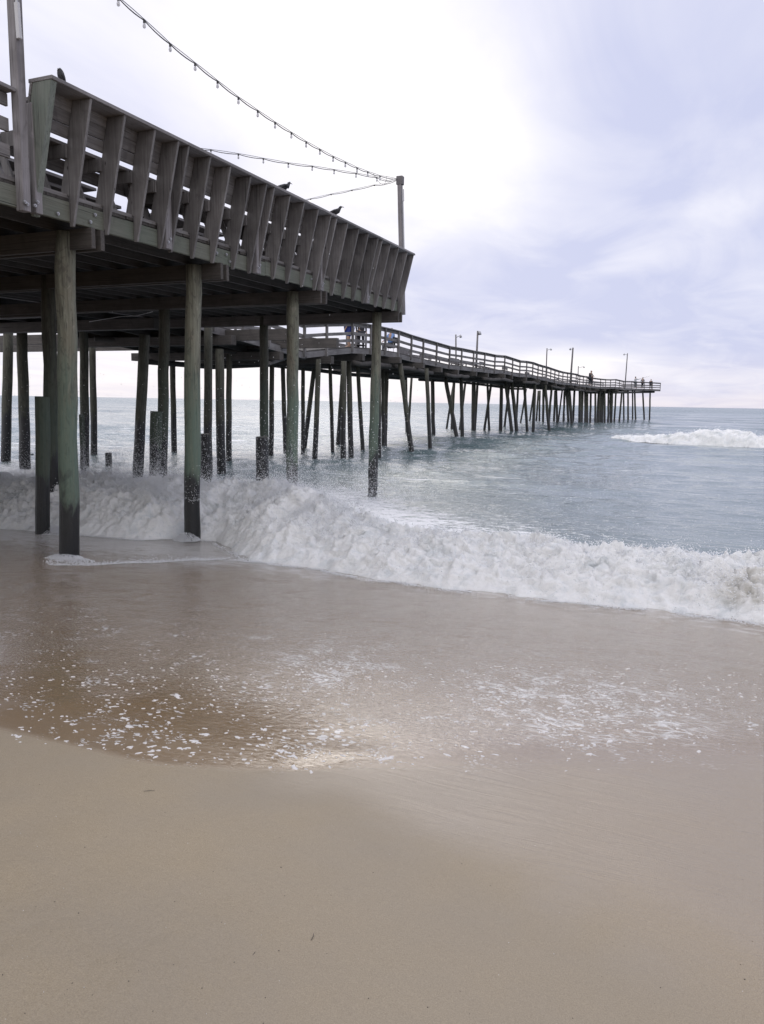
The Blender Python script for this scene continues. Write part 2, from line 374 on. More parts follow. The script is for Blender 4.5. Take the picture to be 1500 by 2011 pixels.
# rough trampled sand at lower left, grain everywhere, ripples under the film
rgh = q.m('MULTIPLY', q.rng(q.y, 2.3, 1.5, 0, 1, True), q.rng(q.x, -.55, -1.5, 0, 1, True))
lump = q.noise(q.pos, 11, 5, .6)
rip = q.noise(q.mapv(q.pos, (10, 17, 1), rot=(0, 0, .25)), 2.4, 5, .68, .8)
ripm = q.m('MULTIPLY', film, q.m('ADD', q.rng(q.y, 3.4, 5.5, .12, 1.0, True), q.m('MULTIPLY', q.rng(q.y, 7.2, 8.2), q.m('MULTIPLY', q.rng(q.x, -5.4, -6.2), 3.0))))
h = q.m('ADD', q.m('MULTIPLY', gn, q.m('ADD', .16, q.m('MULTIPLY', rgh, .12))), q.m('MULTIPLY', q.m('MULTIPLY', lump, rgh), 2.6))
h = q.m('MULTIPLY', h, q.m('SUBTRACT', 1.0, q.m('MULTIPLY', film, .85)))
h = q.m('ADD', h, q.m('MULTIPLY', q.m('MULTIPLY', rip, ripm), q.rng(q.y, 4.5, 6.5, 1.5, 2.6)))
h = q.m('ADD', h, q.m('MULTIPLY', mid, .25)); h = q.m('ADD', h, q.m('MULTIPLY', fm, .35))
sw = q.noise(q.mapv(q.pos, (1.1, 7, 1), rot=(0, 0, .35)), 1.6, 5, .62, .9); h = q.m('ADD', h, q.m('MULTIPLY', q.m('MULTIPLY', sw, .55), q.m('SUBTRACT', 1.0, film)))
nb = q.bump(h, .8, .012); q.put(q.b.inputs['Normal'], nb); q.put(q.b.inputs['Coat Normal'], nb)

# foam -------------------------------------------------------------
def foam_material(name, dirty):
    m, q = mat(name)
    n = q.noise(q.pos, 3.2, 6, .62, .8); n2 = q.noise(q.pos, 26, 5, .7)
    col = q.mix(q.rng(n, .28, .50), (.74, .77, .80), (.95, .95, .95))
    col = q.mix(q.m('MULTIPLY', q.rng(n2, .54, .68), .35), col, (.55, .58, .60)); col = q.mix(q.m('MULTIPLY', q.rng(q.noise(q.pos, 1.3, 5, .65, 1.0), .56, .68), .45), col, (.50, .54, .56))
    if dirty:
        dm = q.m('MULTIPLY', q.rng(q.v('LENGTH', q.v('SUBTRACT', q.pos, (.55, 9.35, .45))), .28, .55, .75, 0, True), q.rng(n, .35, .6, 1, .4))
        col = q.mix(dm, col, (.52, .49, .43))
    q.put(q.b.inputs['Base Color'], col); q.b.inputs['Roughness'].default_value = .75
    q.b.inputs['Subsurface Weight'].default_value = .8; q.b.inputs['Subsurface Radius'].default_value = (1, 1, 1); q.b.inputs['Subsurface Scale'].default_value = .05
    tr = q.n('ShaderNodeBsdfTranslucent'); q.put(tr.inputs[0], col)
    mx = q.n('ShaderNodeMixShader'); mx.inputs[0].default_value = .06
    q.t.links.new(q.b.outputs[0], mx.inputs[1]); q.t.links.new(tr.outputs[0], mx.inputs[2]); q.t.links.new(mx.outputs[0], q.out.inputs[0])
    nb = q.bump(q.m('ADD', q.noise(q.pos, 14, 7, .78, .5), q.m('MULTIPLY', q.noise(q.pos, 80, 4, .75), .5)), .75, .06)
    q.put(q.b.inputs['Normal'], nb); q.put(tr.inputs['Normal'], nb)
    return m
M_FOAM = foam_material('churned_foam', True)
M_DROP, q = mat('water_droplets')
q.put(q.b.inputs['Base Color'], (.93, .94, .96)); q.b.inputs['Roughness'].default_value = .3
tr = q.n('ShaderNodeBsdfTranslucent'); q.put(tr.inputs[0], (.95, .96, .98)); mx = q.n('ShaderNodeMixShader'); mx.inputs[0].default_value = .5
q.t.links.new(q.b.outputs[0], mx.inputs[1]); q.t.links.new(tr.outputs[0], mx.inputs[2]); q.t.links.new(mx.outputs[0], q.out.inputs[0])
M_FLECK, q = mat('foam_fleck')
q.put(q.b.inputs['Base Color'], (.66, .64, .63)); q.b.inputs['Roughness'].default_value = .45
q.put(q.b.inputs['Normal'], q.bump(q.voro(q.pos, 160), .6, .004))

# sea --------------------------------------------------------------
M_SEA, q = mat('sea_water')
# stretched along the shore
w1 = q.noise(q.mapv(q.pos, (1.0, 2.6, 1)), 1.1, 6, .60, .4)
w2 = q.noise(q.mapv(q.pos, (1.0, 2.4, 1), rot=(0, 0, .15)), 2.9, 4, .55, .3)
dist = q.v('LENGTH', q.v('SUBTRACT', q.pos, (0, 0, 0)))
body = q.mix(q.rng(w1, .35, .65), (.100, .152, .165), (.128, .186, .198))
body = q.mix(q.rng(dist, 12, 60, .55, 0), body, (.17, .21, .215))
# lacy foam left behind the breaker, and streaks further out
lace = q.noise(q.mapv(q.pos, (1.0, 2.8, 1)), 1.5, 7, .68, 1.4)
vor = q.voro(q.v('ADD', q.mapv(q.pos, (1.0, 2.2, 1)), q.v('SCALE', q.noise(q.pos, 2, 4, .6, 0, 'Color'))), 2.6, 'DISTANCE_TO_EDGE')
near_f = q.rng(q.m('ADD', q.y, q.m('MULTIPLY', q.m('ADD', q.m('MAXIMUM', q.x, -9.0), 4), .85)), 19.5, 9.5, 0, 1, True)
cov = q.m('ADD', q.m('MULTIPLY', near_f, .33), .0)
lace2 = q.noise(q.mapv(q.pos, (1.3, 6.5, 1), rot=(0, 0, .12)), 1.9, 7, .74, 1.0); lace = q.m('ADD', q.m('MULTIPLY', lace, .3), q.m('MULTIPLY', lace2, .7))
f1 = q.rng(q.m('ADD', lace, cov), .655, .70, 0, 1)
f2 = q.m('MULTIPLY', q.rng(vor, .07, .0), q.rng(q.m('ADD', lace, q.m('MULTIPLY', cov, .6)), .50, .62))
left_f = q.m('MULTIPLY', q.rng(q.x, -12, -26, 0, 1), q.rng(q.y, 70, 30, 0, 1, True))
st = q.noise(q.mapv(q.pos, (.16, 1.1, 1), (4, 2, 0)), 1.0, 6, .66, .7)
f3 = q.m('MULTIPLY', q.rng(q.m('ADD', st, q.m('MULTIPLY', left_f, .07)), .645, .69), .85)
foam = q.m('MAXIMUM', q.m('MAXIMUM', f1, f2), f3)
# broken water round the second breaker
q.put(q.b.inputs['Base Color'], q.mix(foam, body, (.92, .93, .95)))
q.put(q.b.inputs['Roughness'], q.m('MAXIMUM', q.rng(foam, 0, 1, .02, .7), q.rng(dist, 30, 400, .02, .24)))
q.b.inputs['IOR'].default_value = 1.33
bh = q.m('ADD', q.m('MULTIPLY', w1, 1.0), q.m('MULTIPLY', w2, .55))
calm = q.rng(q.x, -13, -4.5, 1.25, .42, True); bh = q.m('MULTIPLY', bh, calm)
bh = q.m('ADD', bh, q.m('MULTIPLY', foam, .12))
q.put(q.b.inputs['Normal'], q.bump(bh, .6, .13))

# ------------------------------------------------------------------ beach
def sand_z(x, y):
    x = np.asarray(x, float); y = np.asarray(y, float)
    z = .85 - .080 * y
    z = np.where(y > 13, -.19 - .03 * (y - 13), z); z = np.where(z < -3.5, -3.5, z)
    return np.where(y < -20, 2.45, z)
def sand_h(X, Y):
    X = np.asarray(X, float); Y = np.asarray(Y, float)
    near = np.exp(-((np.maximum(np.abs(X + 3) - 8, 0)) ** 2) / 4) * np.exp(-((np.maximum(np.abs(Y - 5) - 5, 0)) ** 2) / 4)
    z = sand_z(X, Y) + near * (.012 * fbm(X * .8, Y * .8, octv=3, seed=3) + .004 * fbm(X * 3, Y * 3, octv=3, seed=8))
    rp = np.clip((2.6 - Y) / .9, 0, 1) * np.clip((-.3 - X) / 1.1, 0, 1)
    return z + rp * .020 * fbm(X * 4.5, Y * 4.5, octv=4, gain=.6, seed=5)
def axis_pts(a, b, step, far, ratio=1.25):
    mid_ = np.arange(a, b + step / 2, step); out = [b]; s = step
    while out[-1] < b + far: s *= ratio; out.append(out[-1] + s)
    lo = [a]; s = step
    while lo[-1] > a - far: s *= ratio; lo.append(lo[-1] - s)
    return np.concatenate([np.array(lo[:0:-1]), mid_, np.array(out[1:])])
xs, ys = axis_pts(-11, 3.5, .05, 4000), axis_pts(.8, 10.5, .05, 4000)
X, Y = np.meshgrid(xs, ys)
Z = sand_h(X, Y)
beach = npmesh('sand_beach', np.stack([X, Y, Z], -1).reshape(-1, 3), gridfaces(len(ys), len(xs)), M_SAND)
tag(beach, 'smooth wet brown sand beach sloping to the water', kind='structure')

# ------------------------------------------------------------------ sea surface
def sea_z(x, y, cell):
    """swell + chop; wavelengths shorter than the local mesh cell fade out"""
    z = np.zeros_like(x); r = np.random.default_rng(5)
    for L, A in ((34, .20), (21, .17), (12, .10), (7.5, .075), (4.6, .055), (3.0, .046), (2.0, .036), (1.35, .026), (.9, .018), (.6, .011)):
        for k_ in range(3):
            spread = .22 if L > 10 else (.5 if L > 2.5 else .95)
            th = -pi / 2 + r.normal() * spread; ph = r.uniform(0, 6.28); l_ = L * r.uniform(.82, 1.22)
            arg = 2 * pi / l_ * (x * cos(th) + y * sin(th)) + ph + 1.1 * vnoise(x / (L * 1.9), y / (L * 1.9), seed=int(L * 10) + k_)
            amp = A * (.55 + .45 * vnoise(x / (L * 3), y / (L * 3), seed=70 + k_)) * np.clip((l_ / cell - 3) / 4, 0, 1)
            s = np.sin(arg); z += amp * (s + .28 * np.cos(2 * arg)) * .62
    shal = np.clip((y - 9) / 26, 0, 1)
    ch = 1.15 - .55 * np.clip((x + 13) / 9, 0, 1) * np.clip((60 - y) / 20, 0, 1)
    return z * ch * (.34 + .66 * shal) * np.clip(.35 + (y - 9) / 5, 0, 1)
nr, na = 1150, 620
rr = 8.0 * (16000 / 8.0) ** (np.linspace(0, 1, nr) ** 1.25)
aa = np.radians(np.linspace(-86, 62, na))                       # from +Y, positive toward +X
A_, R_ = np.meshgrid(aa, rr)
X = R_ * np.sin(A_); Y = np.maximum(R_ * np.cos(A_), 8.9 + .02 * R_ * np.cos(A_))
dr = np.gradient(rr)[:, None] * np.ones_like(X)
Z = sea_z(X, Y, np.minimum(np.maximum(dr, R_ * .0041) * .9, 50))
Z = Z - .10 + .10 * np.clip((Y - 9.5) / 3, 0, 1)
sea = npmesh('sea_water', np.stack([X, Y, Z], -1).reshape(-1, 3), gridfaces(nr, na), M_SEA)
tag(sea, 'grey blue choppy sea reaching the horizon', kind='structure')

# ------------------------------------------------------------------ breaking wave
def interp(x, pts): return np.interp(x, [p[0] for p in pts], [p[1] for p in pts])
BASE = [(-24, 9.9), (-11.2, 9.5), (-9.4, 9.75), (-8.55, 9.85), (-8.2, 10.5), (-7.6, 10.62), (-7.1, 10.1), (-6.7, 9.7), (-5.9, 9.05), (-4.7, 9.0), (-3.7, 8.6), (-2.1, 8.78), (-.9, 8.72), (.15, 8.80), (.7, 8.72), (6, 8.6)]
CRH = [(-24, .7), (-13.4, .74), (-12.5, .74), (-11.2, .90), (-10, .92), (-9, .90), (-8.3, .86), (-7.0, .80), (-6.6, .92), (-6.2, .90), (-5.6, .78), (-5.2, .70), (-4.3, .58), (-2.5, .60), (-1.4, .59), (-.5, .58), (.7, .62), (6, .62)]
WID = [(-24, 2.1), (-9, 2.1), (-6, 2.0), (-4, 1.45), (6, 1.45)]
def bore_h(x, y):
    yb = interp(x, BASE) + .13 * fbm(x * 1.1, y * 0 + 3, octv=3, seed=21) + .12 * fbm(x * 4, y * 2.5, octv=5, gain=.62, seed=22)
    w = interp(x, WID); H = interp(x, CRH) * (1 + .10 * fbm(x * .9, y * 0, octv=3, seed=23))
    t = (y - yb) / w
    front = np.clip(t, 0, 1); prof = np.where(t < 1, 1 - (1 - front) ** np.interp(x, [-6.5, -4.5], [1.8, 1.5]), 1)
    back = np.clip((y - yb - w) / 1.5, 0, 1); prof = prof * (1 - back * back * (3 - 2 * back))
    return prof, H, t, back
st = .024
xs = np.arange(-22, 5.0, st * 1.15); ys = np.arange(8.2, 14.2, st)
X, Y = np.meshgrid(xs, ys)
prof, H, t, back = bore_h(X, Y)
base = np.where(Y < 10.2, np.minimum(sand_z(X, Y), .16), 0.03)
env = np.clip(prof * 1.9, 0, 1) * np.clip(t * 5, 0, 1)
bil = fbm(X * 1.5, Y * 1.9, octv=5, gain=.56, seed=31, bill=True)
bil2 = fbm(X * 5.5, Y * 6.5, prof * 2.5, octv=4, gain=.62, seed=37, bill=True)
Z = base - .05 + prof * H * (.86 + .15 * bil) + env * (.09 * bil + .085 * bil2 + .030 * fbm(X * 15, Y * 17, octv=2, gain=.6, seed=39, bill=True))
Z = np.where(t < 0, base - .12, Z)
dx_ = env * .09 * fbm(X * 3.2, Y * 3.2, Z * 3.2, octv=4, gain=.6, seed=41)
dy_ = -env * (.09 * np.abs(fbm(X * 2.6, Y * 2.6, Z * 3.5, octv=4, gain=.6, seed=43)) + .05 * bil2)
holes = np.clip((back - .75) * 4, 0, 1)
Z = Z - holes * .16
P = np.stack([X + dx_, Y + dy_, Z], -1).reshape(-1, 3)
Fq = gridfaces(len(ys), len(xs))
keep = ((t > -.06) & (back < .995)).reshape(-1)
Fq = Fq[keep[Fq].all(1)]
wave = npmesh('breaking_wave', P, Fq, M_FOAM)
tag(wave, 'white foaming breaker rolling up the wet sand beneath the pier', kind='stuff')
bore_pts = P[keep]; bore_env = env.reshape(-1)[keep]; bore_back = back.reshape(-1)[keep]; bore_t = t.reshape(-1)[keep]

# second breaker, further out on the right
xs = np.arange(-10, 34, .09); ys = np.arange(51, 64, .09)
X, Y = np.meshgrid(xs, ys)
yb = np.interp(X, [-10, -6.8, -4, -1, 6, 34], [60.5, 58.5, 55.6, 54.2, 53.4, 52.5]) + .5 * fbm(X * .35, Y * 0, octv=4, seed=51)
H = np.interp(X, [-7.6, -5.6, -3.2, 0, 34], [0, .36, .60, .66, .70]) * (1 + .6 * fbm(X * .6, Y * 0, octv=4, seed=52))
t = (Y - yb) / 1.5
prof = np.where(t < 1, 1 - (1 - np.clip(t, 0, 1)) ** 2.6, 1) * (1 - np.clip((t - 1.0) / .8, 0, 1))
bil = fbm(X * 1.1, Y * 1.3, octv=5, gain=.6, seed=53, bill=True)
env = np.clip(prof * 2, 0, 1)
Z = -.08 + prof * H * 1.1 + env * .16 * bil + env * .09 * fbm(X * 4, Y * 4, octv=3, gain=.6, seed=58)
keep2 = ((t > -.05) & (t < 2.05) & (H > .12)).reshape(-1)
Fq = gridfaces(len(ys), len(xs)); Fq = Fq[keep2[Fq].all(1)]
P2 = np.stack([X + env * .15 * fbm(X * 2, Y * 2, octv=3, seed=55), Y - env * .2 * bil, Z], -1).reshape(-1, 3)
tag(npmesh('distant_breaker', P2, Fq, M_FOAM), 'line of white surf breaking out beyond the bare sea', kind='stuff')

# ------------------------------------------------------------------ spray: thousands of droplets
OCT_V = np.array([(1, 0, 0), (-1, 0, 0), (0, 1, 0), (0, -1, 0), (0, 0, 1), (0, 0, -1)], float)
OCT_F = np.array([(0, 2, 4), (2, 1, 4), (1, 3, 4), (3, 0, 4), (2, 0, 5), (1, 2, 5), (3, 1, 5), (0, 3, 5)])
def blobs(name, C_, R, m, squash=None):
    n = len(C_); rot = RNG.normal(size=(n, 3, 3)); qq, _ = np.linalg.qr(rot)
    V = np.einsum('kj,nji->nki', OCT_V, qq) * R[:, None, None]
    if squash is not None: V *= squash[:, None, :]
    V = V + C_[:, None, :]
    Fq = (OCT_F[None] + (np.arange(n) * 6)[:, None, None]).reshape(-1, 3)
    return npmesh(name, V.reshape(-1, 3), Fq, m, True)
# (a) ragged fringe over the breaker
w = np.clip(bore_env, .2, 1) * (.35 + 1.2 * np.clip(bore_t - .3, 0, 1)) * (bore_back < .7) * (.35 + 1.3 * np.clip(fbm(bore_pts[:, 0] * 1.6, bore_pts[:, 1] * 1.6, octv=3, seed=61), 0, 1) * 2)
w *= np.where(bore_pts[:, 0] < -5, 1.5, 1.0)
w /= w.sum()
idx = RNG.choice(len(bore_pts), 85000, p=w)
C1 = bore_pts[idx] + RNG.normal(size=(len(idx), 3)) * (.025, .03, .02)
lift = RNG.exponential(.03, len(idx)) * (1 + 4.0 * (RNG.uniform(0, 1, len(idx)) < .14)) * np.where(C1[:, 0] < -5, 1.5, .8); C1[:, 2] += lift; C1[:, 1] -= lift * .4
R1 = RNG.uniform(.003, .013, len(idx)) * np.clip(1.15 - lift * 3, .3, 1)
# (a2) torn splashes: jets of drops thrown up and forward from the crest
JC, JR = [], []
cand = np.nonzero((bore_env > .6) & (bore_t > .75) & (bore_back < .35))[0]
for q_ in RNG.choice(cand, 420):
    p0 = bore_pts[q_]; left = p0[0] < -5; m_ = int(RNG.integers(25, 80)); v_ = RNG.uniform(.5, 1.5) * (1.25 if left else .8)
    vx, vy = RNG.normal(0, .35), -abs(RNG.normal(0, .35)); tt = RNG.uniform(0, 1, m_) ** 1.4 * v_ / 9.8 * 1.3; sp = 1 + .18 * RNG.normal(size=m_)
    pp = p0 + np.stack([vx * tt * sp, vy * tt * sp, v_ * sp * tt - 4.9 * tt * tt], -1) + RNG.normal(size=(m_, 3)) * (.012 + .05 * tt[:, None])
    JC.append(pp); JR.append(RNG.uniform(.003, .009, m_) * (1 - .5 * tt / tt.max()))
# (a3) scraps of foam and bubbles pushed ahead of the front
n = 9000; xx = RNG.uniform(-10, 2, n); d_ = RNG.exponential(.07, n); cl_ = fbm(xx * 2.6, d_ * 6, octv=4, seed=91)
ok = cl_ + RNG.uniform(-.12, .12, n) > -.02; xx, d_ = xx[ok], d_[ok]
yy = interp(xx, BASE) + .13 * fbm(xx * 1.1, xx * 0 + 3, octv=3, seed=21) - d_ + .03; zz = sand_h(xx, yy) + .004
JC.append(np.stack([xx, yy, zz], -1)); JR.append(RNG.uniform(.003, .011, len(xx)) * np.exp(-d_ * 3))
# (b) plumes thrown up where the breaker hits the piles
C2, R2 = [], []
for (px, py, s, h, n) in ((-9.0, 10.9, .55, .42, 3500), (-6.5, 11.3, .55, .34, 3200), (-10.4, 11.4, .7, .42, 3500), (-12.6, 11.6, .9, .25, 2600), (-7.95, 10.6, .5, .25, 2000),
                          (-5.2, 11.2, .4, .26, 1400), (-11.4, 11.6, .4, .40, 1500)):
    n = int(n * 2.4); a = RNG.uniform(0, 6.28, n); r_ = np.abs(RNG.normal(0, s, n)); z_ = .72 + RNG.exponential(h, n) * np.exp(-r_ / s * .5)
    C2.append(np.stack([px + r_ * np.cos(a), py + r_ * np.sin(a) * .5, z_], -1)); R2.append(RNG.uniform(.002, .007, n) * np.clip(1.2 - (z_ - .7) * .5, .35, 1))
# (c) fine drops hanging in front of the piles further back
n = 17000
xx = RNG.uniform(-16, -5.0, n); yy = RNG.uniform(11.2, 15.0, n)
dens_ = np.exp(-((xx + 7.2) / 2.6) ** 2) + .30
ok = RNG.uniform(0, 1.2, n) < dens_; xx, yy = xx[ok], yy[ok]
zz = .45 + RNG.exponential(.5, len(xx))
C2.append(np.stack([xx, yy, zz], -1)); R2.append(RNG.uniform(.004, .0095, len(xx)))
tag(blobs('sea_spray', np.concatenate([C1] + JC + C2), np.concatenate([R1] + JR + R2), M_DROP), 'white spray and droplets flung off the breaking wave', kind='stuff')

i2 = RNG.choice(np.nonzero(keep2)[0], 7000); C5 = P2[i2] + RNG.normal(size=(len(i2), 3)) * (.08, .08, .05); C5[:, 2] += RNG.exponential(.07, len(i2)) * np.clip(P2[i2][:, 2] * 1.5, 0, 1)
tag(blobs('distant_spray', C5, RNG.uniform(.01, .035, len(i2)), M_DROP), 'white spray over the distant breaker', kind='stuff')
# foam collars where piles stand in the swash, plus the thin swash line joining them
def clump(cx, cy, rx, ry, zt, n, zb):
    a = RNG.uniform(0, 6.28, n); r_ = np.sqrt(RNG.uniform(0, 1, n))
    x_, y_ = cx + rx * r_ * np.cos(a), cy + ry * r_ * np.sin(a)
    return np.stack([x_, y_, zb + RNG.uniform(0, 1, n) * zt * (1 - r_ ** 2) + .01], -1), RNG.uniform(.003, .009, n)
C3, R3 = [], []
for a_ in ((-7.94, 7.66, .27, .20, .06, 2600, .22), (-7.94, 10.30, .24, .20, .13, 2600, .05), (-10.2, 9.6, .28, .26, .16, 1800, .08), (-7.7, 7.5, .42, .2, .03, 1500, .24)):
    c_, r_ = clump(*a_); C3.append(c_); R3.append(r_)
LINE = [onz(x, y, .2) for x, y in ((60, 1100), (110, 1121), (160, 1124), (230, 1114), (300, 1108), (370, 1095), (440, 1089), (505, 1096))]
for i in range(len(LINE) - 1):
    n = 600; u = RNG.uniform(0, 1, n); p = LINE[i] * (1 - u[:, None]) + LINE[i + 1] * u[:, None]
    nn = fbm(p[:, 0] * 3.5, p[:, 0] * 0 + 4, octv=3, seed=77)
    p = p[(nn + RNG.uniform(-.3, .3, n)) > -.08 + .35 * (i == 0)]; n = len(p); nn = fbm(p[:, 0] * 2.2, p[:, 0] * 0 + 9, octv=3, seed=78)
    p[:, 1] += RNG.exponential(1, n) * (.04 + .22 * np.clip(nn + .2, 0, 1)) + .06 * np.sin(p[:, 0] * 4.3) + .10 * nn; p[:, 2] = sand_h(p[:, 0], p[:, 1]) + RNG.uniform(0, .008, n)
    C3.append(p); R3.append(RNG.uniform(.003, .009, n))
tag(blobs('swash_foam', np.concatenate(C3), np.concatenate(R3), M_DROP), 'foam collars and thin foam line around the pile feet', kind='stuff')

# ------------------------------------------------------------------ foam flecks on the film of backwash
def flecks():
    V, Fc = [], []; cnt = 0
    def dens(px, py):
        e_ = math.exp
        d = 0.0
        if py > 1300: d += .42 * e_(-((px - 330) / 300) ** 2) * min(1, (py - 1290) / 120) * (1 if py < 1462 + .085 * min(px, 560) else 0)
        d += 1.7 * e_(-((px - 1130) / 170) ** 2 - ((py - 1370) / 75) ** 2) * (.35 + .65 * (sin((px + py * .9) * .032 + 1.5 * sin(py * .02)) > .1))
        d += .9 * e_(-((px - 650) / 95) ** 2 - ((py - 1320) / 60) ** 2) * (.4 + .6 * (sin((px + py * .9) * .04) > 0))
        d += .25 * e_(-((py - 1300) / 75) ** 2) + .30 * e_(-((px - 700) / 220) ** 2 - ((py - 1455) / 40) ** 2)
        d += .35 * e_(-((px - 1350) / 170) ** 2 - ((py - 1330) / 60) ** 2)
        return d
    tries = 0
    while cnt < 1500 and tries < 60000:
        tries += 1
        px, py = random.uniform(-150, 1600), random.uniform(1215, 1530)
        if random.random() > dens(px, py) * .75: continue
        c = onz(px, py, .6); c = onz(px, py, float(sand_z(c[0], c[1])));
        # real size in metres, larger and rarer towards the upper edge of the film
        big_ = max(0, (py - 1380) / 130)
        s = random.uniform(.004, .009) * (1 + 1.0 * random.random() ** 4) + big_ * .010 * random.random() ** 3
        if py < 1300: s = random.uniform(.003, .006)
        k_ = 9; chain = 1 if random.random() > .05 + .12 * big_ else random.randint(2, 5)
        ang = random.uniform(0, 6.28) if px < 760 else random.gauss(.9, .35)
        for cc in range(chain):
            ex, ey = random.uniform(.8, 2.0), random.uniform(.5, 1.1); th = ang + random.gauss(0, .5) if px > 500 else random.gauss(.2, .6)
            z0 = float(sand_z(c[0], c[1])) + .006
            ring = []
            for j in range(k_):
                a = 2 * pi * j / k_; r_ = s * random.uniform(.72, 1.2)
                u_, v_ = r_ * ex * cos(a), r_ * ey * sin(a)
                ring.append((c[0] + u_ * cos(th) - v_ * sin(th), c[1] + u_ * sin(th) + v_ * cos(th)))
            o = len(V)
            for (x_, y_) in ring: V.append((x_, y_, -.002))
            for (x_, y_) in ring: V.append((c[0] + (x_ - c[0]) * .75, c[1] + (y_ - c[1]) * .75, s * .10 + .001))
            V.append((c[0], c[1], s * .16 + .001))
            for j in range(k_):
                j2 = (j + 1) % k_
                Fc.append((o + j, o + j2, o + k_ + j2)); Fc.append((o + j, o + k_ + j2, o + k_ + j)); Fc.append((o + k_ + j, o + k_ + j2, o + 2 * k_))
            step = s * 1.5; c = c + np.array([cos(ang + random.gauss(0, .6)) * step, sin(ang + random.gauss(0, .6)) * step * .7, 0])
            cnt += 1
    V = np.array(V); V[:, 2] += sand_h(V[:, 0], V[:, 1]); return V, np.array(Fc)
V, Fc = flecks()
tag(npmesh('foam_flecks', V, Fc, M_FLECK), 'scattered white foam flecks on the thin film of backwash', kind='stuff')
# specks of shell and weed on the damp sand
cc = []
for _ in range(420):
    px, py = random.uniform(-50, 1550), random.uniform(1540, 2040)
    if random.random() > (.25 if px > 550 else .75): continue
    c = onz(px, py, .65); c = onz(px, py, float(sand_z(c[0], c[1]))); cc.append(c)
cc = np.array(cc); cc[:, 2] = sand_h(cc[:, 0], cc[:, 1])
sh = RNG.uniform(0, 1, len(cc)) < .3
tag(blobs('shell_bits', cc[sh], RNG.uniform(.0008, .002, sh.sum()), M_FLECK), 'tiny pale shell bits lying on the damp sand', kind='stuff')
M_WEED = plain('dark_weed', (.05, .045, .04), .8)
tag(blobs('weed_bits', cc[~sh], RNG.uniform(.0006, .0018, (~sh).sum()), M_WEED, RNG.uniform(.4, 2.2, ((~sh).sum(), 3))), 'tiny dark weed bits scattered on the damp sand', kind='stuff')
for (px, py, l_, a_, lab) in ((293, 1553, .05, .15, 'short dark twig lying on smooth sand below the foam'), (613, 1840, .03, 1.4, 'tiny bent twig upright in the plain sand near the bottom'),
                         (494, 1877, .035, 1.1, 'thin dark straw lying on the sand left of the bent twig')):
    c = onz(px, py, .65); c = onz(px, py, float(sand_z(c[0], c[1])) + .003)
    b = MB(); d_ = Vector((cos(a_ + YAW), sin(a_ + YAW), 0)) * l_ / 2
    b.tube([Vector(c) - d_, Vector(c) + Vector((.002, .003, .001)), Vector(c) + d_ + Vector((0, .002, .001))], [.0007, .0011, .0006], 6)
    tag(b.build('twig', M_WEED), lab, 'twig', 'twigs on the sand')

# ------------------------------------------------------------------ platform
def z_rb(y): return 4.50 + .012 * (y - 7)          # underside of rim = top of the cap beams
def z_rt(y): return 5.915 + .008 * (y - 7)         # top of the leaning back rest
def z_dk(y): return z_rb(y) + .285                 # walking surface
Y0, Y1 = -4.0, 18.35
plat = thing('pier_platform', (-9, 8, 0), 'wide weathered timber pier platform with outward leaning slatted bench backs', 'pier platform')
# rim joist of three butted lengths, each a little off the others
b = MB()
for (a, c, dx2, dz2) in ((Y0, 6.0, 0, 0), (6.004, 8.02, .006, 0), (8.024, 11.9, 0, -.01), (11.904, 15.6, .004, .004), (15.604, Y1, 0, 0)):
    b.hexa([(-7.43, a, z_rb(a) + .003 + dz2), (-7.38 + dx2, a, z_rb(a) + .003 + dz2), (-7.38 + dx2, c, z_rb(c) + .003 + dz2), (-7.43, c, z_rb(c) + .003 + dz2),
            (-7.43, a, z_rb(a) + .235 + dz2), (-7.38 + dx2, a, z_rb(a) + .235 + dz2), (-7.38 + dx2, c, z_rb(c) + .235 + dz2), (-7.43, c, z_rb(c) + .235 + dz2)])
b.build('rim_joist', M_RIM, plat, bevel=.004)
for i, (px, py) in enumerate(((112, 420), (185, 422), (176, 436), (424, 497), (443, 500), (450, 514), (610, 548))):
    b = MB(); p = onx(px, py, -7.37); b.tube([p, p + np.array([.022, 0, 0])], .021, 10); b.tube([p + np.array([.02, 0, 0]), p + np.array([.035, 0, 0])], .011, 6); b.build('bolt', M_METAL, plat)

# deck edge plank + deck boards (laid across, small gaps)
b = MB(); y = Y0
while y < Y1 - .1:
    w_ = .142; zz_ = z_rb(y) + .243 + random.uniform(0, .004)
    b.box((-14.75, y, zz_), (-7.40 + random.uniform(-.012, .012), y + w_, zz_ + .038)); y += .15
b.build('deck_boards', M_AC, plat)
# joists
for k_ in range(14):
    xj = -7.95 - k_ * .5; b = MB()
    b.hexa([(xj - .022, Y0, z_rb(Y0) + .002), (xj + .022, Y0, z_rb(Y0) + .002), (xj + .022, Y1 - .02, z_rb(Y1) + .002), (xj - .022, Y1 - .02, z_rb(Y1) + .002),
            (xj - .022, Y0, z_rb(Y0) + .238), (xj + .022, Y0, z_rb(Y0) + .238), (xj + .022, Y1 - .02, z_rb(Y1) + .238), (xj - .022, Y1 - .02, z_rb(Y1) + .238)])
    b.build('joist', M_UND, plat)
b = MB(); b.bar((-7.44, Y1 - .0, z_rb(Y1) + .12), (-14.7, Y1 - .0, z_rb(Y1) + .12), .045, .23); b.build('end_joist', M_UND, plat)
# paired cap beams on the bents
BENTS = [2.2, 5.0, 7.85, 10.62, 14.0, 18.12]
for k_, yb_ in enumerate(BENTS):
    for s in (-1, 1):
        b = MB(); e = -7.30 + (random.uniform(-.04, .03) if s > 0 else -.03)
        yc = yb_ + s * .085; b.bar((e, yc, z_rb(yb_) - .128), (-21.0, yc, z_rb(yb_) - .128), .07, .25)
        b.build('cap_beam', M_AC, plat, bevel=.004)
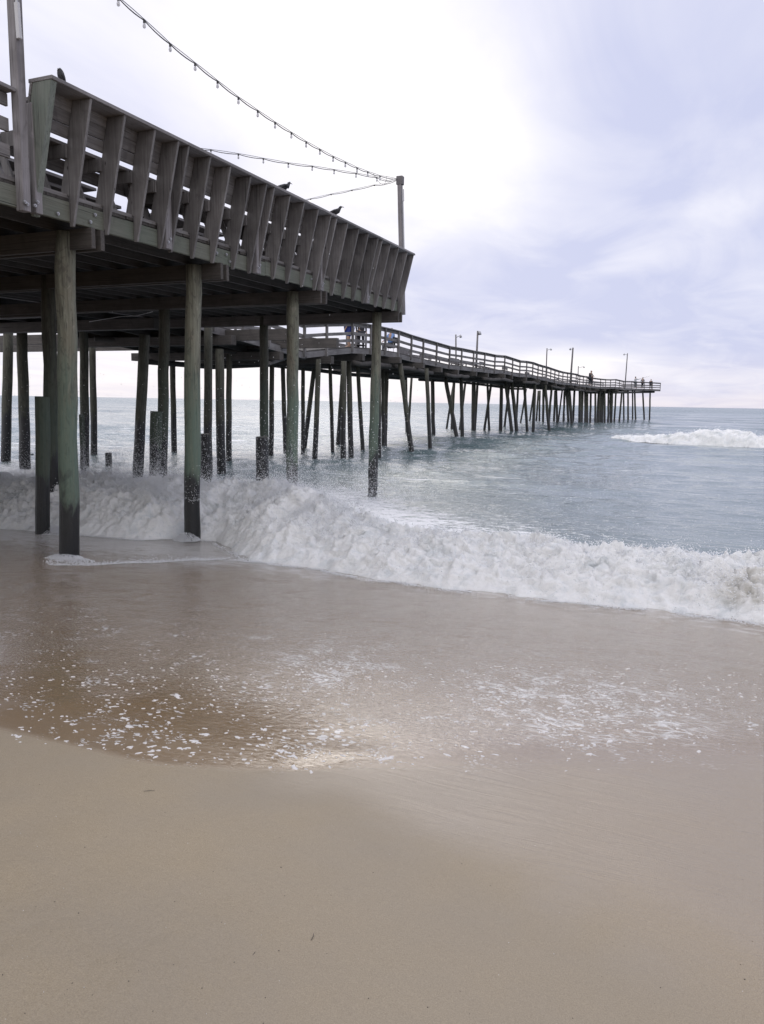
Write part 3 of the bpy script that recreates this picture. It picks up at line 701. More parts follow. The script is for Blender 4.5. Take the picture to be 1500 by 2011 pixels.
# inclined ribs
rib_px = [109, 179, 246, 305, 351, 371, 413.6, 453, 492.6, 524, 539, 570, 597.6, 625.8, 650, 661.6, 683, 705, 724, 743, 751, 767, 783, 800, 812]
rib_y = [float(onx(x, 140 + .49 * (x - 109), -7.0)[1]) for x in rib_px]
def rib(y, wide=1.0, th=.038, top_in=-7.258):
    b = MB(); zt = z_rt(y) - .045; zb = z_rb(y) - .035 + random.uniform(-.02, .01); zm = z_rb(y) + .30
    prof = [(-7.376, zb), (-7.325, zb), (-6.985, zt), (top_in, zt), (-7.515, zm + .004), (-7.376, zm + .004)]
    n = len(prof); vs = [(x, y - th, z) for x, z in prof] + [(x, y, z) for x, z in prof]
    b.add(vs, [tuple(range(n)), tuple(range(2 * n - 1, n - 1, -1))] + [(i, i + n, (i + 1) % n + n, (i + 1) % n) for i in range(n)])
    return b
for i, y in enumerate(rib_y):
    o = rib(y, th=.085 if i == 0 else .038).build('rib', M_END if i == 0 else M_UP, plat, bevel=.003)
    if i == 0: o['label'] = 'thick green stained end rib'
# a back rest section per run of ribs: cap rail, four boards, seat and seat braces
runs = [(0, 4), (5, 9), (10, 14), (15, 19), (20, 24)]
for r_, (a, c) in enumerate(runs):
    ya, yc = rib_y[a] - (.09 if a == 0 else .05), rib_y[c] + (.04 if r_ == 4 else .03)
    if r_ < 4: yc = rib_y[c + 1] - .055
    b = MB(); b.hexa([(-7.32, ya, z_rt(ya) - .042), (-6.965, ya, z_rt(ya) - .042), (-6.965, yc, z_rt(yc) - .042), (-7.32, yc, z_rt(yc) - .042),
                      (-7.32, ya, z_rt(ya)), (-6.965, ya, z_rt(ya)), (-6.965, yc, z_rt(yc)), (-7.32, yc, z_rt(yc))])
    b.build('cap_rail', M_CAP, plat, bevel=.004)
    for k_ in range(3):
        b = MB(); t0 = .030 + k_ * .140; t1 = t0 + .138; gp = .010 if (k_ == 2 and r_ in (0, 2)) else 0
        xi = lambda t: -7.256 - t * .235
        def c4(y, t): return (xi(t), y, z_rt(y) - t)
        b.hexa([(xi(t1) - .036, ya, z_rt(ya) - t1), (xi(t1) - .002, ya, z_rt(ya) - t1), (xi(t1) - .002, yc, z_rt(yc) - t1), (xi(t1) - .036, yc, z_rt(yc) - t1),
                (xi(t0) - .036, ya, z_rt(ya) - t0 - gp), (xi(t0) - .002, ya, z_rt(ya) - t0 - gp), (xi(t0) - .002, yc, z_rt(yc) - t0 - gp), (xi(t0) - .036, yc, z_rt(yc) - t0 - gp)])
        b.build('back_board', M_AL, plat, bevel=.003)
    b = MB(); zs = z_dk((ya + yc) / 2) + .60
    for k_ in range(3):
        x0 = -7.43 - k_ * .15; b.box((x0 - .142, ya + random.uniform(.02, .12), zs), (x0, yc - random.uniform(.02, .14), zs + .04))
    b.build('seat', M_AL, plat, bevel=.004)
    b = MB(); b.bar((-7.90, ya + .06, zs - .085), (-7.90, yc - .06, zs - .085), .036, .165); b.build('seat_apron', M_AL, plat)
    for i in range(a, c + 1):
        y = rib_y[i] - .02
        b = MB(); b.bar((-7.36, y - .045, zs - .08), (-7.90, y - .045, zs - .08), .036, .15); b.build('seat_bearer', M_UP, plat)
        b = MB(); b.bar((-7.86, y - .085, zs - .02), (-7.60, y - .085, z_dk(y)), .036, .088, up=(1, 0, 0)); b.build('seat_brace', M_UP, plat)
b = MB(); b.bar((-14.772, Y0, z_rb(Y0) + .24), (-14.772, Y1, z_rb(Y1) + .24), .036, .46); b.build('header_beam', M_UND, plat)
# plank along the deck edge
b = MB(); b.bar((-7.42, Y0, z_rb(Y0) + .262 + .045), (-7.42, Y1, z_rb(Y1) + .262 + .045), .038, .045); b.build('edge_plank', M_AL, plat)
# bolted uprights on the rim
for px, py in ((333, 485), (508, 530), (632, 568), (722, 598)):
    p = onx(px, py, -7.33); y = float(p[1]); b = MB()
    b.box((-7.377, y - .13, z_rb(y) - .02), (-7.285, y + .005, z_rb(y) + .80)); o = b.build('rail_post', M_POST, plat, bevel=.005)
    b = MB()
    for dy_, dz_ in ((-.09, .07), (-.04, .12)):
        c = Vector((-7.285, y + dy_, z_rb(y) + dz_)); b.tube([c, c + Vector((.012, 0, 0))], .02, 10); b.tube([c, c + Vector((.026, 0, 0))], .011, 6)
    b.build('bolt', M_METAL, o)
    b = MB(); b.box((-7.72, y - .19, z_rb(y) + .58), (-7.384, y + .13, z_rb(y) + .76)); b.build('seat_block', M_UND, plat)

# piles of the platform: outer row, inner row
def pile_mesh(p0, p1, r0, r1, seed=0, n=16, seg=9):
    p0, p1 = Vector(map(float, p0)), Vector(map(float, p1)); b = MB(); rs = random.Random(seed)
    pts, rad = [], []
    for i in range(seg + 1):
        t_ = i / seg; c = p0.lerp(p1, t_)
        if 0 < i < seg: c += Vector((rs.gauss(0, r0 * .06), rs.gauss(0, r0 * .06), 0))
        pts.append(c); rad.append((r0 + (r1 - r0) * t_) * (1 + rs.gauss(0, .02)))
    b.tube(pts, rad, n, True, .012, seed); return b
OUTER = [((380, 523), (377, 1065), .130, 10.45), ((575, 575), (573, 960), .123, 13.85), ((740, 630), (731, 970), .122, 17.98)]
lean = lambda px0, py0, px1, py1, y: (ony(px0, py0, y), ony(px1, py1, y))
for i, (tp, bt, r_, yw) in enumerate([((130, 450), (137, 1112), .128, 7.78)] + OUTER):
    a, c = lean(*tp, *bt, yw); d = (a - c) / (a - c)[2]
    pile_mesh(c + d * (-.7 - c[2]), c + d * (z_rb(yw) - .02 - c[2]), r_ * 1.02, r_ * .97, i + 3, 20, 12).build('pile', M_PILE, plat, smooth=True)
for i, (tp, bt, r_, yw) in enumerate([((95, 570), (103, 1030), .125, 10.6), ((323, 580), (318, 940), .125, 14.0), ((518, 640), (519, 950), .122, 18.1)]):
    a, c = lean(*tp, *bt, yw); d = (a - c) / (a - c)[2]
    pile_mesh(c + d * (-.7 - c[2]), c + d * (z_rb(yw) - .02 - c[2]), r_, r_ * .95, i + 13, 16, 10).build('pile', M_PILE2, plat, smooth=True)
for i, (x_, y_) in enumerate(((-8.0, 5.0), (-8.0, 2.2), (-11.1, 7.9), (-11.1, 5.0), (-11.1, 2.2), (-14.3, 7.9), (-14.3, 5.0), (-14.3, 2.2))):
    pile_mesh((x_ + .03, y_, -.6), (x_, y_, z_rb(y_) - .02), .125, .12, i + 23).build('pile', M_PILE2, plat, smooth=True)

# cut-off piles standing beside the others
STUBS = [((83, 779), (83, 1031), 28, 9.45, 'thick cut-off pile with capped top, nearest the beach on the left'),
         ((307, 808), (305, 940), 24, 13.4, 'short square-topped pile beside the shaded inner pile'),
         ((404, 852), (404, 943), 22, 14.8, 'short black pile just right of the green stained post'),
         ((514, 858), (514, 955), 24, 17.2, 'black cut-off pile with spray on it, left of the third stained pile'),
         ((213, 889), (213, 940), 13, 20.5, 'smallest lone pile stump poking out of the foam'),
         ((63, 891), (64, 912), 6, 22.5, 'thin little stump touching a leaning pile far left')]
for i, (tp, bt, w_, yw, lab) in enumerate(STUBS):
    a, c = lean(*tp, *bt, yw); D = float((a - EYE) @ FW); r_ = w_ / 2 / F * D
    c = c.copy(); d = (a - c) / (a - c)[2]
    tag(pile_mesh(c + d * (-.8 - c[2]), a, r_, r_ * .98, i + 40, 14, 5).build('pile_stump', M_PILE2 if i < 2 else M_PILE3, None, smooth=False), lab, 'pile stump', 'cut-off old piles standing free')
b = MB(); a = ony(160, 814, 15.0); c = ony(163, 915, 15.0); b.bar(c + np.array([0, 0, -.8]), a, .09, .09, up=(0, 1, 0))
tag(b.build('timber_stub', M_PILE2), 'narrow squared timber standing behind the nearest big pile', 'timber stub')

# railing at the shoreward side (left edge of the view)
for (y, zt) in ((6.95, 5.72), (5.35, 5.75), (3.8, 5.75), (2.2, 5.75)):
    if y < 6.5: b = MB(); b.box((-7.377, y - .09, z_rb(y) - .02), (-7.285, y, zt - .01)); b.build('rail_post', M_POST, plat, bevel=.004)
b = MB(); b.bar((-7.36, 6.62, 5.72), (-7.36, Y0, 5.80), .16, .04); b.build('hand_rail', M_CAP, plat, bevel=.004)
for zr, hh in ((5.62, .13), (5.36, .14), (5.08, .14)):
    b = MB(); b.bar((-7.40, 6.60, zr), (-7.40, Y0, zr + .04), .036, hh); b.build('side_board', M_AL, plat, bevel=.003)

# two light poles with conduit
def light_pole(foot, top, w_, dd, lab, cut=None):
    foot, top = Vector(map(float, foot)), Vector(map(float, top))
    t = thing('light_pole', foot, lab, 'pole', 'square timber poles carrying the bulb strings')
    b = MB(); b.bar(foot, top, w_, dd, up=(0, 1, 0)); o = b.build('post', M_POST, t, bevel=.006)
    return t
lp = onx(28, 0, -7.30); lf = onx(47, 416, -7.33)
d = (lp - lf) / (lp - lf)[2]; topL = lf + d * (8.3 - lf[2])
P1 = light_pole(lf + np.array([.0, .0, 0]), topL, .115, .11, 'tall square timber pole at left with white conduit box')
c0 = onx(33, 5, -7.22); c1 = onx(38, 77, -7.22)
b = MB(); b.bar(c1, c0, .05, .045, up=(0, 1, 0)); b.build('conduit_box', M_WHITE, P1, bevel=.006)
b = MB(); b.bar(c0, c0 + (c0 - c1) / np.linalg.norm(c0 - c1) * 1.0, .02, .02, up=(0, 1, 0)); b.build('conduit', M_METAL, P1)
s0 = onx(72, 421, -7.31); s1 = onx(62, 205, -7.33)
b = MB(); b.bar(s0, s1, .10, .10, up=(0, 1, 0)); o = b.build('companion_post', M_POST, plat, bevel=.006)
for (pp, par) in (((52, 401), P1), ((47, 397), P1), ((72, 397), o), ((67, 404), o)):
    c = Vector(map(float, onx(*pp, -7.262))); b = MB(); b.tube([c, c + Vector((.02, 0, 0))], .019, 10); b.tube([c, c + Vector((.034, 0, 0))], .010, 6); b.build('bolt', M_METAL, par)
b = MB(); b.bar(onx(53, 194, -7.36), onx(71, 204, -7.36), .15, .04); b.build('cap_piece', M_CAP, plat)
rf = ony(791, 618, 19.05); rtp = ony(785, 349, 19.05)
P2_ = light_pole(rf, rtp, .105, .12, 'slender timber pole at the seaward platform corner holding all bulb strings')
b = MB(); b.bar(rtp + np.array([.01, 0, -.18]), rtp + np.array([.012, 0, .03]), .17, .14, up=(0, 1, 0)); b.build('head_block', M_POST, P2_, bevel=.008)
b = MB(); b.tube([ony(791.5, 372, 18.96), ony(792, 395, 18.96)], .024, 8); b.tube([ony(791.5, 395, 18.96), ony(794, 500, 18.96)], .012, 8); b.build('conduit', M_WHITE, P2_)

# ------------------------------------------------------------------ strings of bulbs
def string_lights(pts, bulb_ids, lab, size=1.0, lit=False, bulb_tilt=0.0):
    pts = [Vector(map(float, p)) for p in pts]
    t = thing('string_lights', pts[0], lab, 'string lights', 'bulb strings over the platform')
    def curve(off, sag):
        out = []
        for i in range(len(pts) - 1):
            for k_ in range(5):
                u = k_ / 5; p = pts[i].lerp(pts[i + 1], u); out.append(p + Vector((0, 0, off - sag * 4 * u * (1 - u))))
        out.append(pts[-1]); return out
    b = MB(); b.tube(curve(0, .02), .008 * size, 6); b.build('cable', M_DARK, t, smooth=True)
    b = MB(); b.tube(curve(.014, -.004), .005 * size, 5); b.build('support_wire', M_DARK, t, smooth=True)
    for i in bulb_ids:
        p = pts[i]
        b = MB(); b.tube([p + Vector((0, 0, .01)), p + Vector((0, 0, -.035 * size))], [.014 * size, .017 * size], 8); so = b.build('socket', M_DARK, t, smooth=False)
        z0 = p.z - .03 * size; b = MB()
        b.tube([(p.x, p.y, z0 - q_ * size) for q_ in (0, .02, .045, .062, .072)], [q_ * size for q_ in (.011, .017, .023, .018, .004)], 10)
        b.build('bulb', M_BULBON if lit else M_BULB, so, smooth=True)
    return t
pA = [(283, 40), (334, 87), (383, 125), (427, 160), (468, 192), (506, 218), (540, 241), (572, 261), (601, 279), (628, 294), (654, 308), (678, 319), (701, 330), (722, 338), (746, 346)]
ptsA = [onx(150, -85, -7.3), onx(190, -42, -7.3), onx(232, -4, -7.3)] + [onx(*p, -7.3 - i * .02) for i, p in enumerate(pA)] + [ony(780, 352, 18.95)]
string_lights([topL] + ptsA, range(1, 19), 'long bulb string dropping from upper left to the corner pole')
def lerp_d(pts, d0, d1): return [atd(x, y, d0 + (d1 - d0) * i / (len(pts) - 1)) for i, (x, y) in enumerate(pts)]
pB = [(300, 283), (350, 288), (414, 295), (468, 303), (517, 312), (566, 321), (613, 327), (656, 334), (699, 341), (740, 349), (760, 356), (781, 352)]
string_lights(lerp_d(pB, 15.2, 20.6), range(0, 10), 'nearly level bulb string crossing behind the bench backs')
pC = [(560, 402), (610, 391), (650, 382), (691, 374), (735, 364), (757, 362), (781, 353)]
string_lights(lerp_d(pC, 24, 20.6), range(1, 5), 'short bulb string with glowing bulbs, lowest at the corner pole', lit=True)
# free end of cable looped beside the pole head
b = MB(); b.tube([ony(x, y, 18.9) for x, y in ((733, 341), (738, 350), (746, 360), (754, 364), (759, 352), (759, 346))], .0045, 6)
tag(b.build('loose_cable', M_DARK, None, True), 'loose loop of black cable hanging beside the corner pole', 'cable')

# ------------------------------------------------------------------ fishing pier
NE = -14.8
rail_px = [(596, 634), (640, 632.5), (691, 632), (727, 637), (755.5, 643), (781.6, 649.3), (806.7, 657.9), (830, 664.8), (856.3, 672.3), (881.9, 679.7), (905.6, 683.7), (929, 688.5), (951, 692.3),
           (971, 696.5), (990.4, 698.1), (1005.9, 703), (1020.3, 707.7), (1033.6, 708.8), (1045.6, 711), (1056, 714.8), (1064.8, 717.5), (1073, 719.6), (1081, 722.3), (1089, 725), (1096.8, 727.6),
           (1104.8, 729.7), (1113.9, 731.3), (1121.9, 732.4), (1131, 734), (1138, 736.7), (1145, 738), (1152, 739), (1163, 741.5)]
near_pts = [onx(x, y, NE) for x, y in rail_px]
# T-head flares seaward
for (x, y, D) in ((1179, 743.6, 104), (1188.8, 744.5, 106), (1198.5, 744.8, 107.5), (1208.5, 744.5, 109), (1216, 746.2, 111), (1224, 748.0, 113), (1240, 748.3, 116), (1249.6, 749.3, 118), (1265, 750.0, 120), (1281, 750.8, 122), (1296.5, 751.8, 124)):
    near_pts.append(atd(x, y, D))
near_pts = [np.array(p, float) for p in near_pts]
# shoreward continuation hidden behind the platform
y_first = near_pts[0][1]; pre = [np.array([NE, y_, z_dk(y_) + 1.07 if y_ < 18.6 else z_dk(18.6) + 1.07 + (near_pts[0][2] - z_dk(18.6) - 1.07) * (y_ - 18.6) / (y_first - 18.6)]) for y_ in np.arange(-4, y_first - .9, 1.65)]
allp = pre + near_pts
pier = thing('fishing_pier', (-17.8, 30, 0), 'long undulating timber fishing pier on slanting piles running out to sea', 'pier')
def far_of(p):
    k_ = min(1, max(0, (p[1] - 104) / 14)); return np.array([min(p[0] - 6.0, -20.8) if p[1] < 106 else p[0] - 6.0 - 3 * k_, p[1] + .4 * k_, p[2] - .0])
RH = 1.07
def strip(off_near, off_far, ztop, zbot, name, m, parent):
    b = MB()
    for i in range(len(allp) - 1):
        a, c = allp[i], allp[i + 1]; fa, fc = far_of(a), far_of(c)
        A0 = np.array([a[0] + off_near, a[1], 0]); C0 = np.array([c[0] + off_near, c[1], 0])
        A1 = np.array([fa[0] + off_far, fa[1], 0]); C1_ = np.array([fc[0] + off_far, fc[1], 0])
        za, zc = a[2] - RH, c[2] - RH; e = np.array([0, 0, 1.0])
        b.hexa([A1 + e * (za + zbot), A0 + e * (za + zbot), C0 + e * (zc + zbot), C1_ + e * (zc + zbot), A1 + e * (za + ztop), A0 + e * (za + ztop), C0 + e * (zc + ztop), C1_ + e * (zc + ztop)])
    return b.build(name, m, parent)
strip(-.02, .02, 0, -.05, 'deck', M_AC, pier)
def along(fn, w_, h_, name, m, parent, y_from=-99):
    b = MB()
    for i in range(len(allp) - 1):
        if allp[i][1] < y_from: continue
        a, c = fn(allp[i]), fn(allp[i + 1]); b.bar(a, c, w_, h_)
    return b.build(name, m, parent)
V3 = lambda x, y, z: np.array([x, y, z], float)
along(lambda p: p + V3(0.02, 0, -.02), .17, .04, 'cap_rail', M_CAP, pier, 18.3)
for dz_, hh in ((-.12, .14), (-.50, .13), (-.80, .13)):
    along(lambda p: p + V3(-.03, 0, dz_), .04, hh, 'rail_board', M_AL, pier, 18.3)
    along(lambda p: far_of(p) + V3(.03, 0, dz_), .04, hh, 'rail_board', M_AL, pier)
along(lambda p: far_of(p) + V3(-.02, 0, -.02), .17, .04, 'cap_rail', M_CAP, pier)
along(lambda p: p + V3(-.03, 0, -RH - .17), .06, .23, 'stringer', M_AL, pier)
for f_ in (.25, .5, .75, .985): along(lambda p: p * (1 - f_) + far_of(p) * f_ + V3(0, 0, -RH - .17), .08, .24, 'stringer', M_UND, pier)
for i, p in enumerate(allp):
    ht = RH + (.30 if i % 2 == 0 else .22)
    if p[1] > 18: b = MB(); b.bar(p + V3(.045, 0, -.04), p + V3(.045, 0, -ht), .09, .10, up=(0, 1, 0)); b.build('rail_post', M_UP, pier)
    fp = far_of(p)
    if p[1] > 20: b = MB(); b.bar(fp + V3(-.045, 0, -.04), fp + V3(-.045, 0, -ht), .09, .10, up=(0, 1, 0)); b.build('rail_post', M_UP, pier)
e0, e1 = allp[-1], far_of(allp[-1])
for dz_, hh in ((-.02, .05), (-.45, .12), (-.78, .12), (-RH - .17, .24)):
    b = MB(); b.bar(e0 + V3(0, .03, dz_), e1 + V3(0, .03, dz_), .05, hh); b.build('end_rail', M_AL, pier)
# bent caps: a heavy cross timber under the stringers, its sawn end sticking out towards us
zl = lambda y_: float(np.interp(y_, [p[1] for p in allp], [p[2] for p in allp])) - RH
xl = lambda y_: float(np.interp(y_, [p[1] for p in allp], [p[0] for p in allp]))
by = 10.5; bents = []
while by < 122:
    bents.append(by)
    x0 = xl(by) + random.uniform(.1, .6); zc = zl(by) - .30 - .15
    b = MB(); b.bar((x0, by, zc), (x0 - 6.9, by + random.uniform(-.1, .1), zc), .28, .30); b.build('cap_beam', M_AC, pier, bevel=.01)
    if by > 60: by += 4.6
    else: by += 3.55
# longitudinal round logs bolted under the caps
for (x_, ya, yb_, dz_) in ((-14.75, 31, 35.2, -.72), (-14.8, 36, 41.5, -.70), (-14.7, 43.6, 48.2, -.68), (-14.75, 52, 60.2, -.72), (-14.7, 64, 70, -.7), (-14.7, 76, 83, -.7), (-14.75, 90, 97, -.7), (-17.8, 30, 70, -.72), (-20.5, 24, 52, -.74), (-20.6, 55, 90, -.74), (-12.0, 108, 116, -.72), (-15.0, 100, 122, -.7)):
    n_ = 6; pts = [(x_ + .04 * random.random(), ya + (yb_ - ya) * i / n_, zl(ya + (yb_ - ya) * i / n_) + dz_ + random.uniform(-.03, .03)) for i in range(n_ + 1)]
    b = MB(); b.tube(pts, .11, 10); b.build('log_brace', M_AC if x_ > -16 else M_UND, pier, smooth=True)
b = MB(); b.tube([atd(186, 665, 26), atd(300, 671, 27), atd(455, 690, 28.5), atd(600, 702, 30)], .095, 10); b.build('log_brace', M_UND, pier, True)
b = MB(); b.tube([atd(528, 714, 28), atd(560, 703, 30)], .08, 8); b.build('log_brace', M_AL, pier, True)
# piles read off the view: (top, bottom at the waterline, radius)
PL = [((786.4, 721.6), (808, 886), .13), ((797, 729), (798.5, 853), .11), ((809, 730), (801, 850), .10), ((836.8, 712), (844, 880), .11), ((848.8, 733.6), (850.7, 854.8), .15),
      ((870.4, 721.6), (896.8, 858.4), .15), ((892, 736), (887, 845), .14), ((893, 740), (877, 840), .11), ((905, 721.6), (907.6, 857), .14), ((914.8, 740.8), (903, 843), .11),
      ((930.4, 736), (929.2, 846.4), .19), ((938, 743), (932, 844), .12), ((956.8, 745.6), (960.4, 842.8), .12), ((965, 748), (951, 844), .12), ((984.4, 745.6), (983, 845), .17),
      ((990.4, 733.6), (1004.8, 846.4), .16), ((1004.8, 748), (1014.4, 846.4), .17), ((1018, 750), (1013, 839), .12), ((1000, 755), (990.4, 839), .12), ((1028.8, 745.6), (1034.8, 844), .14),
      ((1033.6, 760), (1021.6, 833), .11), ((1050.4, 748), (1046.8, 845), .15), ((1049, 762), (1039.6, 829.6), .12), ((1057.6, 762), (1052.8, 827), .14), ((1060, 763.6), (1058.8, 828.4), .14),
      ((1069.6, 750.4), (1078, 844), .15), ((1067, 767), (1066, 832), .16), ((1082.8, 764), (1076.8, 840), .13), ((1090, 764.8), (1087.6, 829.6), .15), ((1092, 765), (1094, 833), .15),
      ((1104, 765), (1096, 829.6), .12), ((1108, 767), (1106.8, 827), .15), ((1109, 766.7), (1106, 828), .15), ((1117, 761), (1122.7, 834), .20), ((1112, 761), (1116, 832), .17),
      ((1128, 766.7), (1125, 828), .17), ((1138.7, 766.7), (1138, 833), .20), ((1144, 772), (1142, 827), .16), ((1148.7, 772), (1149.3, 826), .16), ((1153, 772), (1152.7, 826.5), .17),
      ((1160, 772), (1158.7, 826), .15), ((1169, 772), (1168.7, 826), .15), ((1175, 772), (1173, 825), .15), ((1177, 772), (1176, 826), .15), ((1183, 768), (1182, 825), .17), ((1187, 768), (1187, 825), .16),
      ((1181, 768), (1179, 825), .16), ((1195, 772), (1194, 825), .15), ((1198.7, 772), (1198.7, 824.5), .15), ((1202, 772), (1200.7, 824.5), .15), ((1209.3, 772), (1206.3, 823.6), .14),
      ((1220.7, 772), (1216.4, 823.6), .14), ((1224.3, 772), (1224.7, 824), .13), ((1233, 771), (1233.3, 824), .14), ((1242, 772), (1242, 824), .12), ((1246, 771), (1248, 824), .14),
      ((1262, 770.7), (1265, 824), .14), ((1276.3, 770.7), (1275.3, 824), .13),
      # behind the platform
      ((431, 695), (435, 928), .15), ((450, 695), (449, 913), .11), ((534, 710), (532.5, 897), .11), ((555, 710), (561, 888), .11), ((594.8, 710), (594.8, 885), .10), ((619, 707), (598, 876), .13),
      ((625, 716), (618, 907), .11), ((648, 713), (653, 882), .10), ((674.5, 710), (664, 873), .13), ((675, 712), (673, 904), .12), ((685, 713), (689, 890), .13), ((702, 713), (712, 881), .11),
      ((752, 723), (753, 873), .12), ((760, 723), (756, 870), .12), ((745, 720), (745, 891), .08),
      ((16, 652), (11, 912), .17), ((43, 647), (50, 926), .17), ((163, 590), (167, 918), .15), ((181, 658), (185, 900), .13), ((284, 657), (270, 940), .16), ((338, 684), (342, 895), .12), ((408.6, 640), (409, 940), .13)]
for i, (tp, bt, r_) in enumerate(PL):
    if bt[0] > 1140:
        D = float(np.interp(bt[0], [1140, 1163, 1208, 1250, 1296], [98, 103.5, 110.5, 119.5, 125.5])) + (1.2 if i % 2 else 4.0)
        c = atd(*bt, D); a = atd(*tp, D); zt = float(a[2]) + .45
    else:
        c = onz(*bt, 0.0); yw = float(c[1]); a = ony(*tp, yw)
        zt = zl(yw) - .62 if yw > 30 else max(4.0, float(a[2]))
    d = (a - c) / (a - c)[2]; top = c + d * (zt - c[2])
    pile_mesh(c + d * (-1.2 - c[2]), top, r_, r_ * .93, i + 60, 12, 7).build('pile', M_PILE3, pier, smooth=True)
b = MB(); b.tube([atd(1150, 771, 104), atd(1216, 771, 114), atd(1284, 769.8, 124.5)], .16, 8); b.build('log_brace', M_UND, pier, True)
# beams seen beyond the platform on the left, shore section of the pier
for (y_, z_) in ((21.5, 4.46), (25, 4.46)):
    b = MB(); b.bar((-12.5, y_, z_), (-30, y_, z_), .2, .34); b.build('cap_beam', M_AC, pier)

# ------------------------------------------------------------------ lamp posts on the pier
def lamp_post(foot, top, arm, lab, r_=.075, head=True):
    foot, top = Vector(map(float, foot)), Vector(map(float, top))
    t = thing('lamp_post', foot, lab, 'lamp post', 'lamp posts along the fishing pier')
    b = MB(); b.tube([foot, foot.lerp(top, .5), top], [r_, r_ * .9, r_ * .75], 10); b.build('pole', M_UP, t, smooth=True)
    e_ = top + Vector((arm, 0, -.10)); b = MB(); b.tube([top + Vector((0, 0, -.28)), top + Vector((arm * .5, 0, -.16)), e_], .03, 8); b.build('arm', M_METAL, t)
    b = MB(); b.tube([e_ + Vector((0, 0, .08)), e_, e_ + Vector((arm * .15, 0, -.16))], [.04, .09, .11], 10); b.build('lamp_head', M_METAL, t, smooth=True)
def on_deck(x_, y_): return zl(y_)
p = onx(938, 650, -15.0); f_ = onx(936, 688, -15.0); lamp_post((f_[0], f_[1], zl(f_[1])), p, .14, 'tallest looking lamp post on the nearer railing, short hooked head')
p = onx(895, 657, -20.6); f_ = onx(897, 682, -20.6); lamp_post((f_[0], f_[1], zl(f_[1])), p, .4, 'lamp post with a side arm behind the nearer stretch of railing')
p = onx(1074, 684, -20.6); f_ = onx(1073, 720, -20.6); lamp_post((f_[0], f_[1], zl(f_[1])), p, .5, 'straight lamp post with side arm left of the leaning one', .09)
p = onx(1125, 683, -15.0); f_ = onx(1121, 730, -15.0); lamp_post((f_[0], f_[1], zl(f_[1])), p, -.28, 'leaning lamp post with blocky head midway along the pier', .11)
p = atd(1135.5, 719, 118); f_ = atd(1135, 741, 118); lamp_post(f_ + V3(0, 0, -1), p, .8, 'smallest pale lamp post beyond the leaning one', .08)
p = atd(1232, 694, 113.5); f_ = atd(1227.6, 750, 113.5); lamp_post(f_ + V3(0, 0, -1.0), p, -.45, 'lone leaning lamp post near the seaward end of the pier', .085)

# ------------------------------------------------------------------ benches and boxes on the pier deck
def bench(x_, y_, z_, lab, L=1.6):
    t = thing('bench', (x_, y_, z_), lab, 'bench', 'benches on the pier deck')
    b = MB(); b.box((x_ - .2, y_ - L / 2, z_ + .40), (x_ + .2, y_ + L / 2, z_ + .45)); b.build('seat', M_AL, t)
    b = MB(); b.bar((x_ - .22, y_ - L / 2, z_ + .72), (x_ - .22, y_ + L / 2, z_ + .72), .04, .26); b.build('backrest', M_AL, t)
    for s in (-1, 1):
        b = MB(); b.bar((x_ + .15, y_ + s * L * .4, z_ + .40), (x_ + .15, y_ + s * L * .4, z_), .06, .06, up=(0, 1, 0)); b.build('leg', M_UP, t)
        b = MB(); b.bar((x_ - .2, y_ + s * L * .4, z_ + .60), (x_ - .16, y_ + s * L * .4, z_), .06, .06, up=(0, 1, 0)); b.build('leg', M_UP, t)
for px, lab in ((810, 'bench just right of the person in blue'), (870, 'bench left of the two nearest lamp posts'), (925, 'bench between the two nearest lamp posts'), (960, 'bench just past the hooked lamp post'), (1012, 'bench where the railing dips'), (1052, 'bench left of the straight lamp post'), (1100, 'bench between straight and leaning lamp posts')):
    q_ = onx(px, 700, -17.0); y_ = float(q_[1]); bench(-17.0 - random.uniform(0, 1.5), y_, zl(y_) + .0, lab, random.uniform(1.5, 2.4))
def picnic(x_, y_, z_, lab):
    t = thing('picnic_table', (x_, y_, z_), lab, 'picnic table', 'picnic tables on the platform')
    b = MB()
    for k_ in range(5): b.box((x_ - .38 + k_ * .153, y_ - .95, z_ + .72), (x_ - .38 + k_ * .153 + .145, y_ + .95, z_ + .76))
    b.build('table_top', M_AL, t)
    for s in (-1, 1):
        b = MB(); b.box((x_ + s * .72 - .13, y_ - .95, z_ + .42), (x_ + s * .72 + .13, y_ + .95, z_ + .46)); b.build('seat', M_AL, t)
        for u in (-1, 1):
            b = MB(); b.bar((x_ + s * .22, y_ + u * .7, z_ + .72), (x_ + s * .62, y_ + u * .7, z_), .04, .09, up=(0, 1, 0)); b.build('leg', M_UP, t)
        b = MB(); b.bar((x_ - .82, y_ + s * .74, z_ + .38), (x_ + .82, y_ + s * .74, z_ + .38), .04, .09); b.build('cross_bar', M_UP, t)
for (x_, y_, lab) in ((-9.3, 8.6, 'picnic table behind the first run of bench back'), (-9.4, 12.2, 'picnic table behind the middle of the bench back'), (-9.3, 15.8, 'picnic table nearest the seaward end of the platform'), (-12.2, 10.3, 'picnic table set furthest back from the bench')):
    picnic(x_, y_, z_dk(y_), lab)

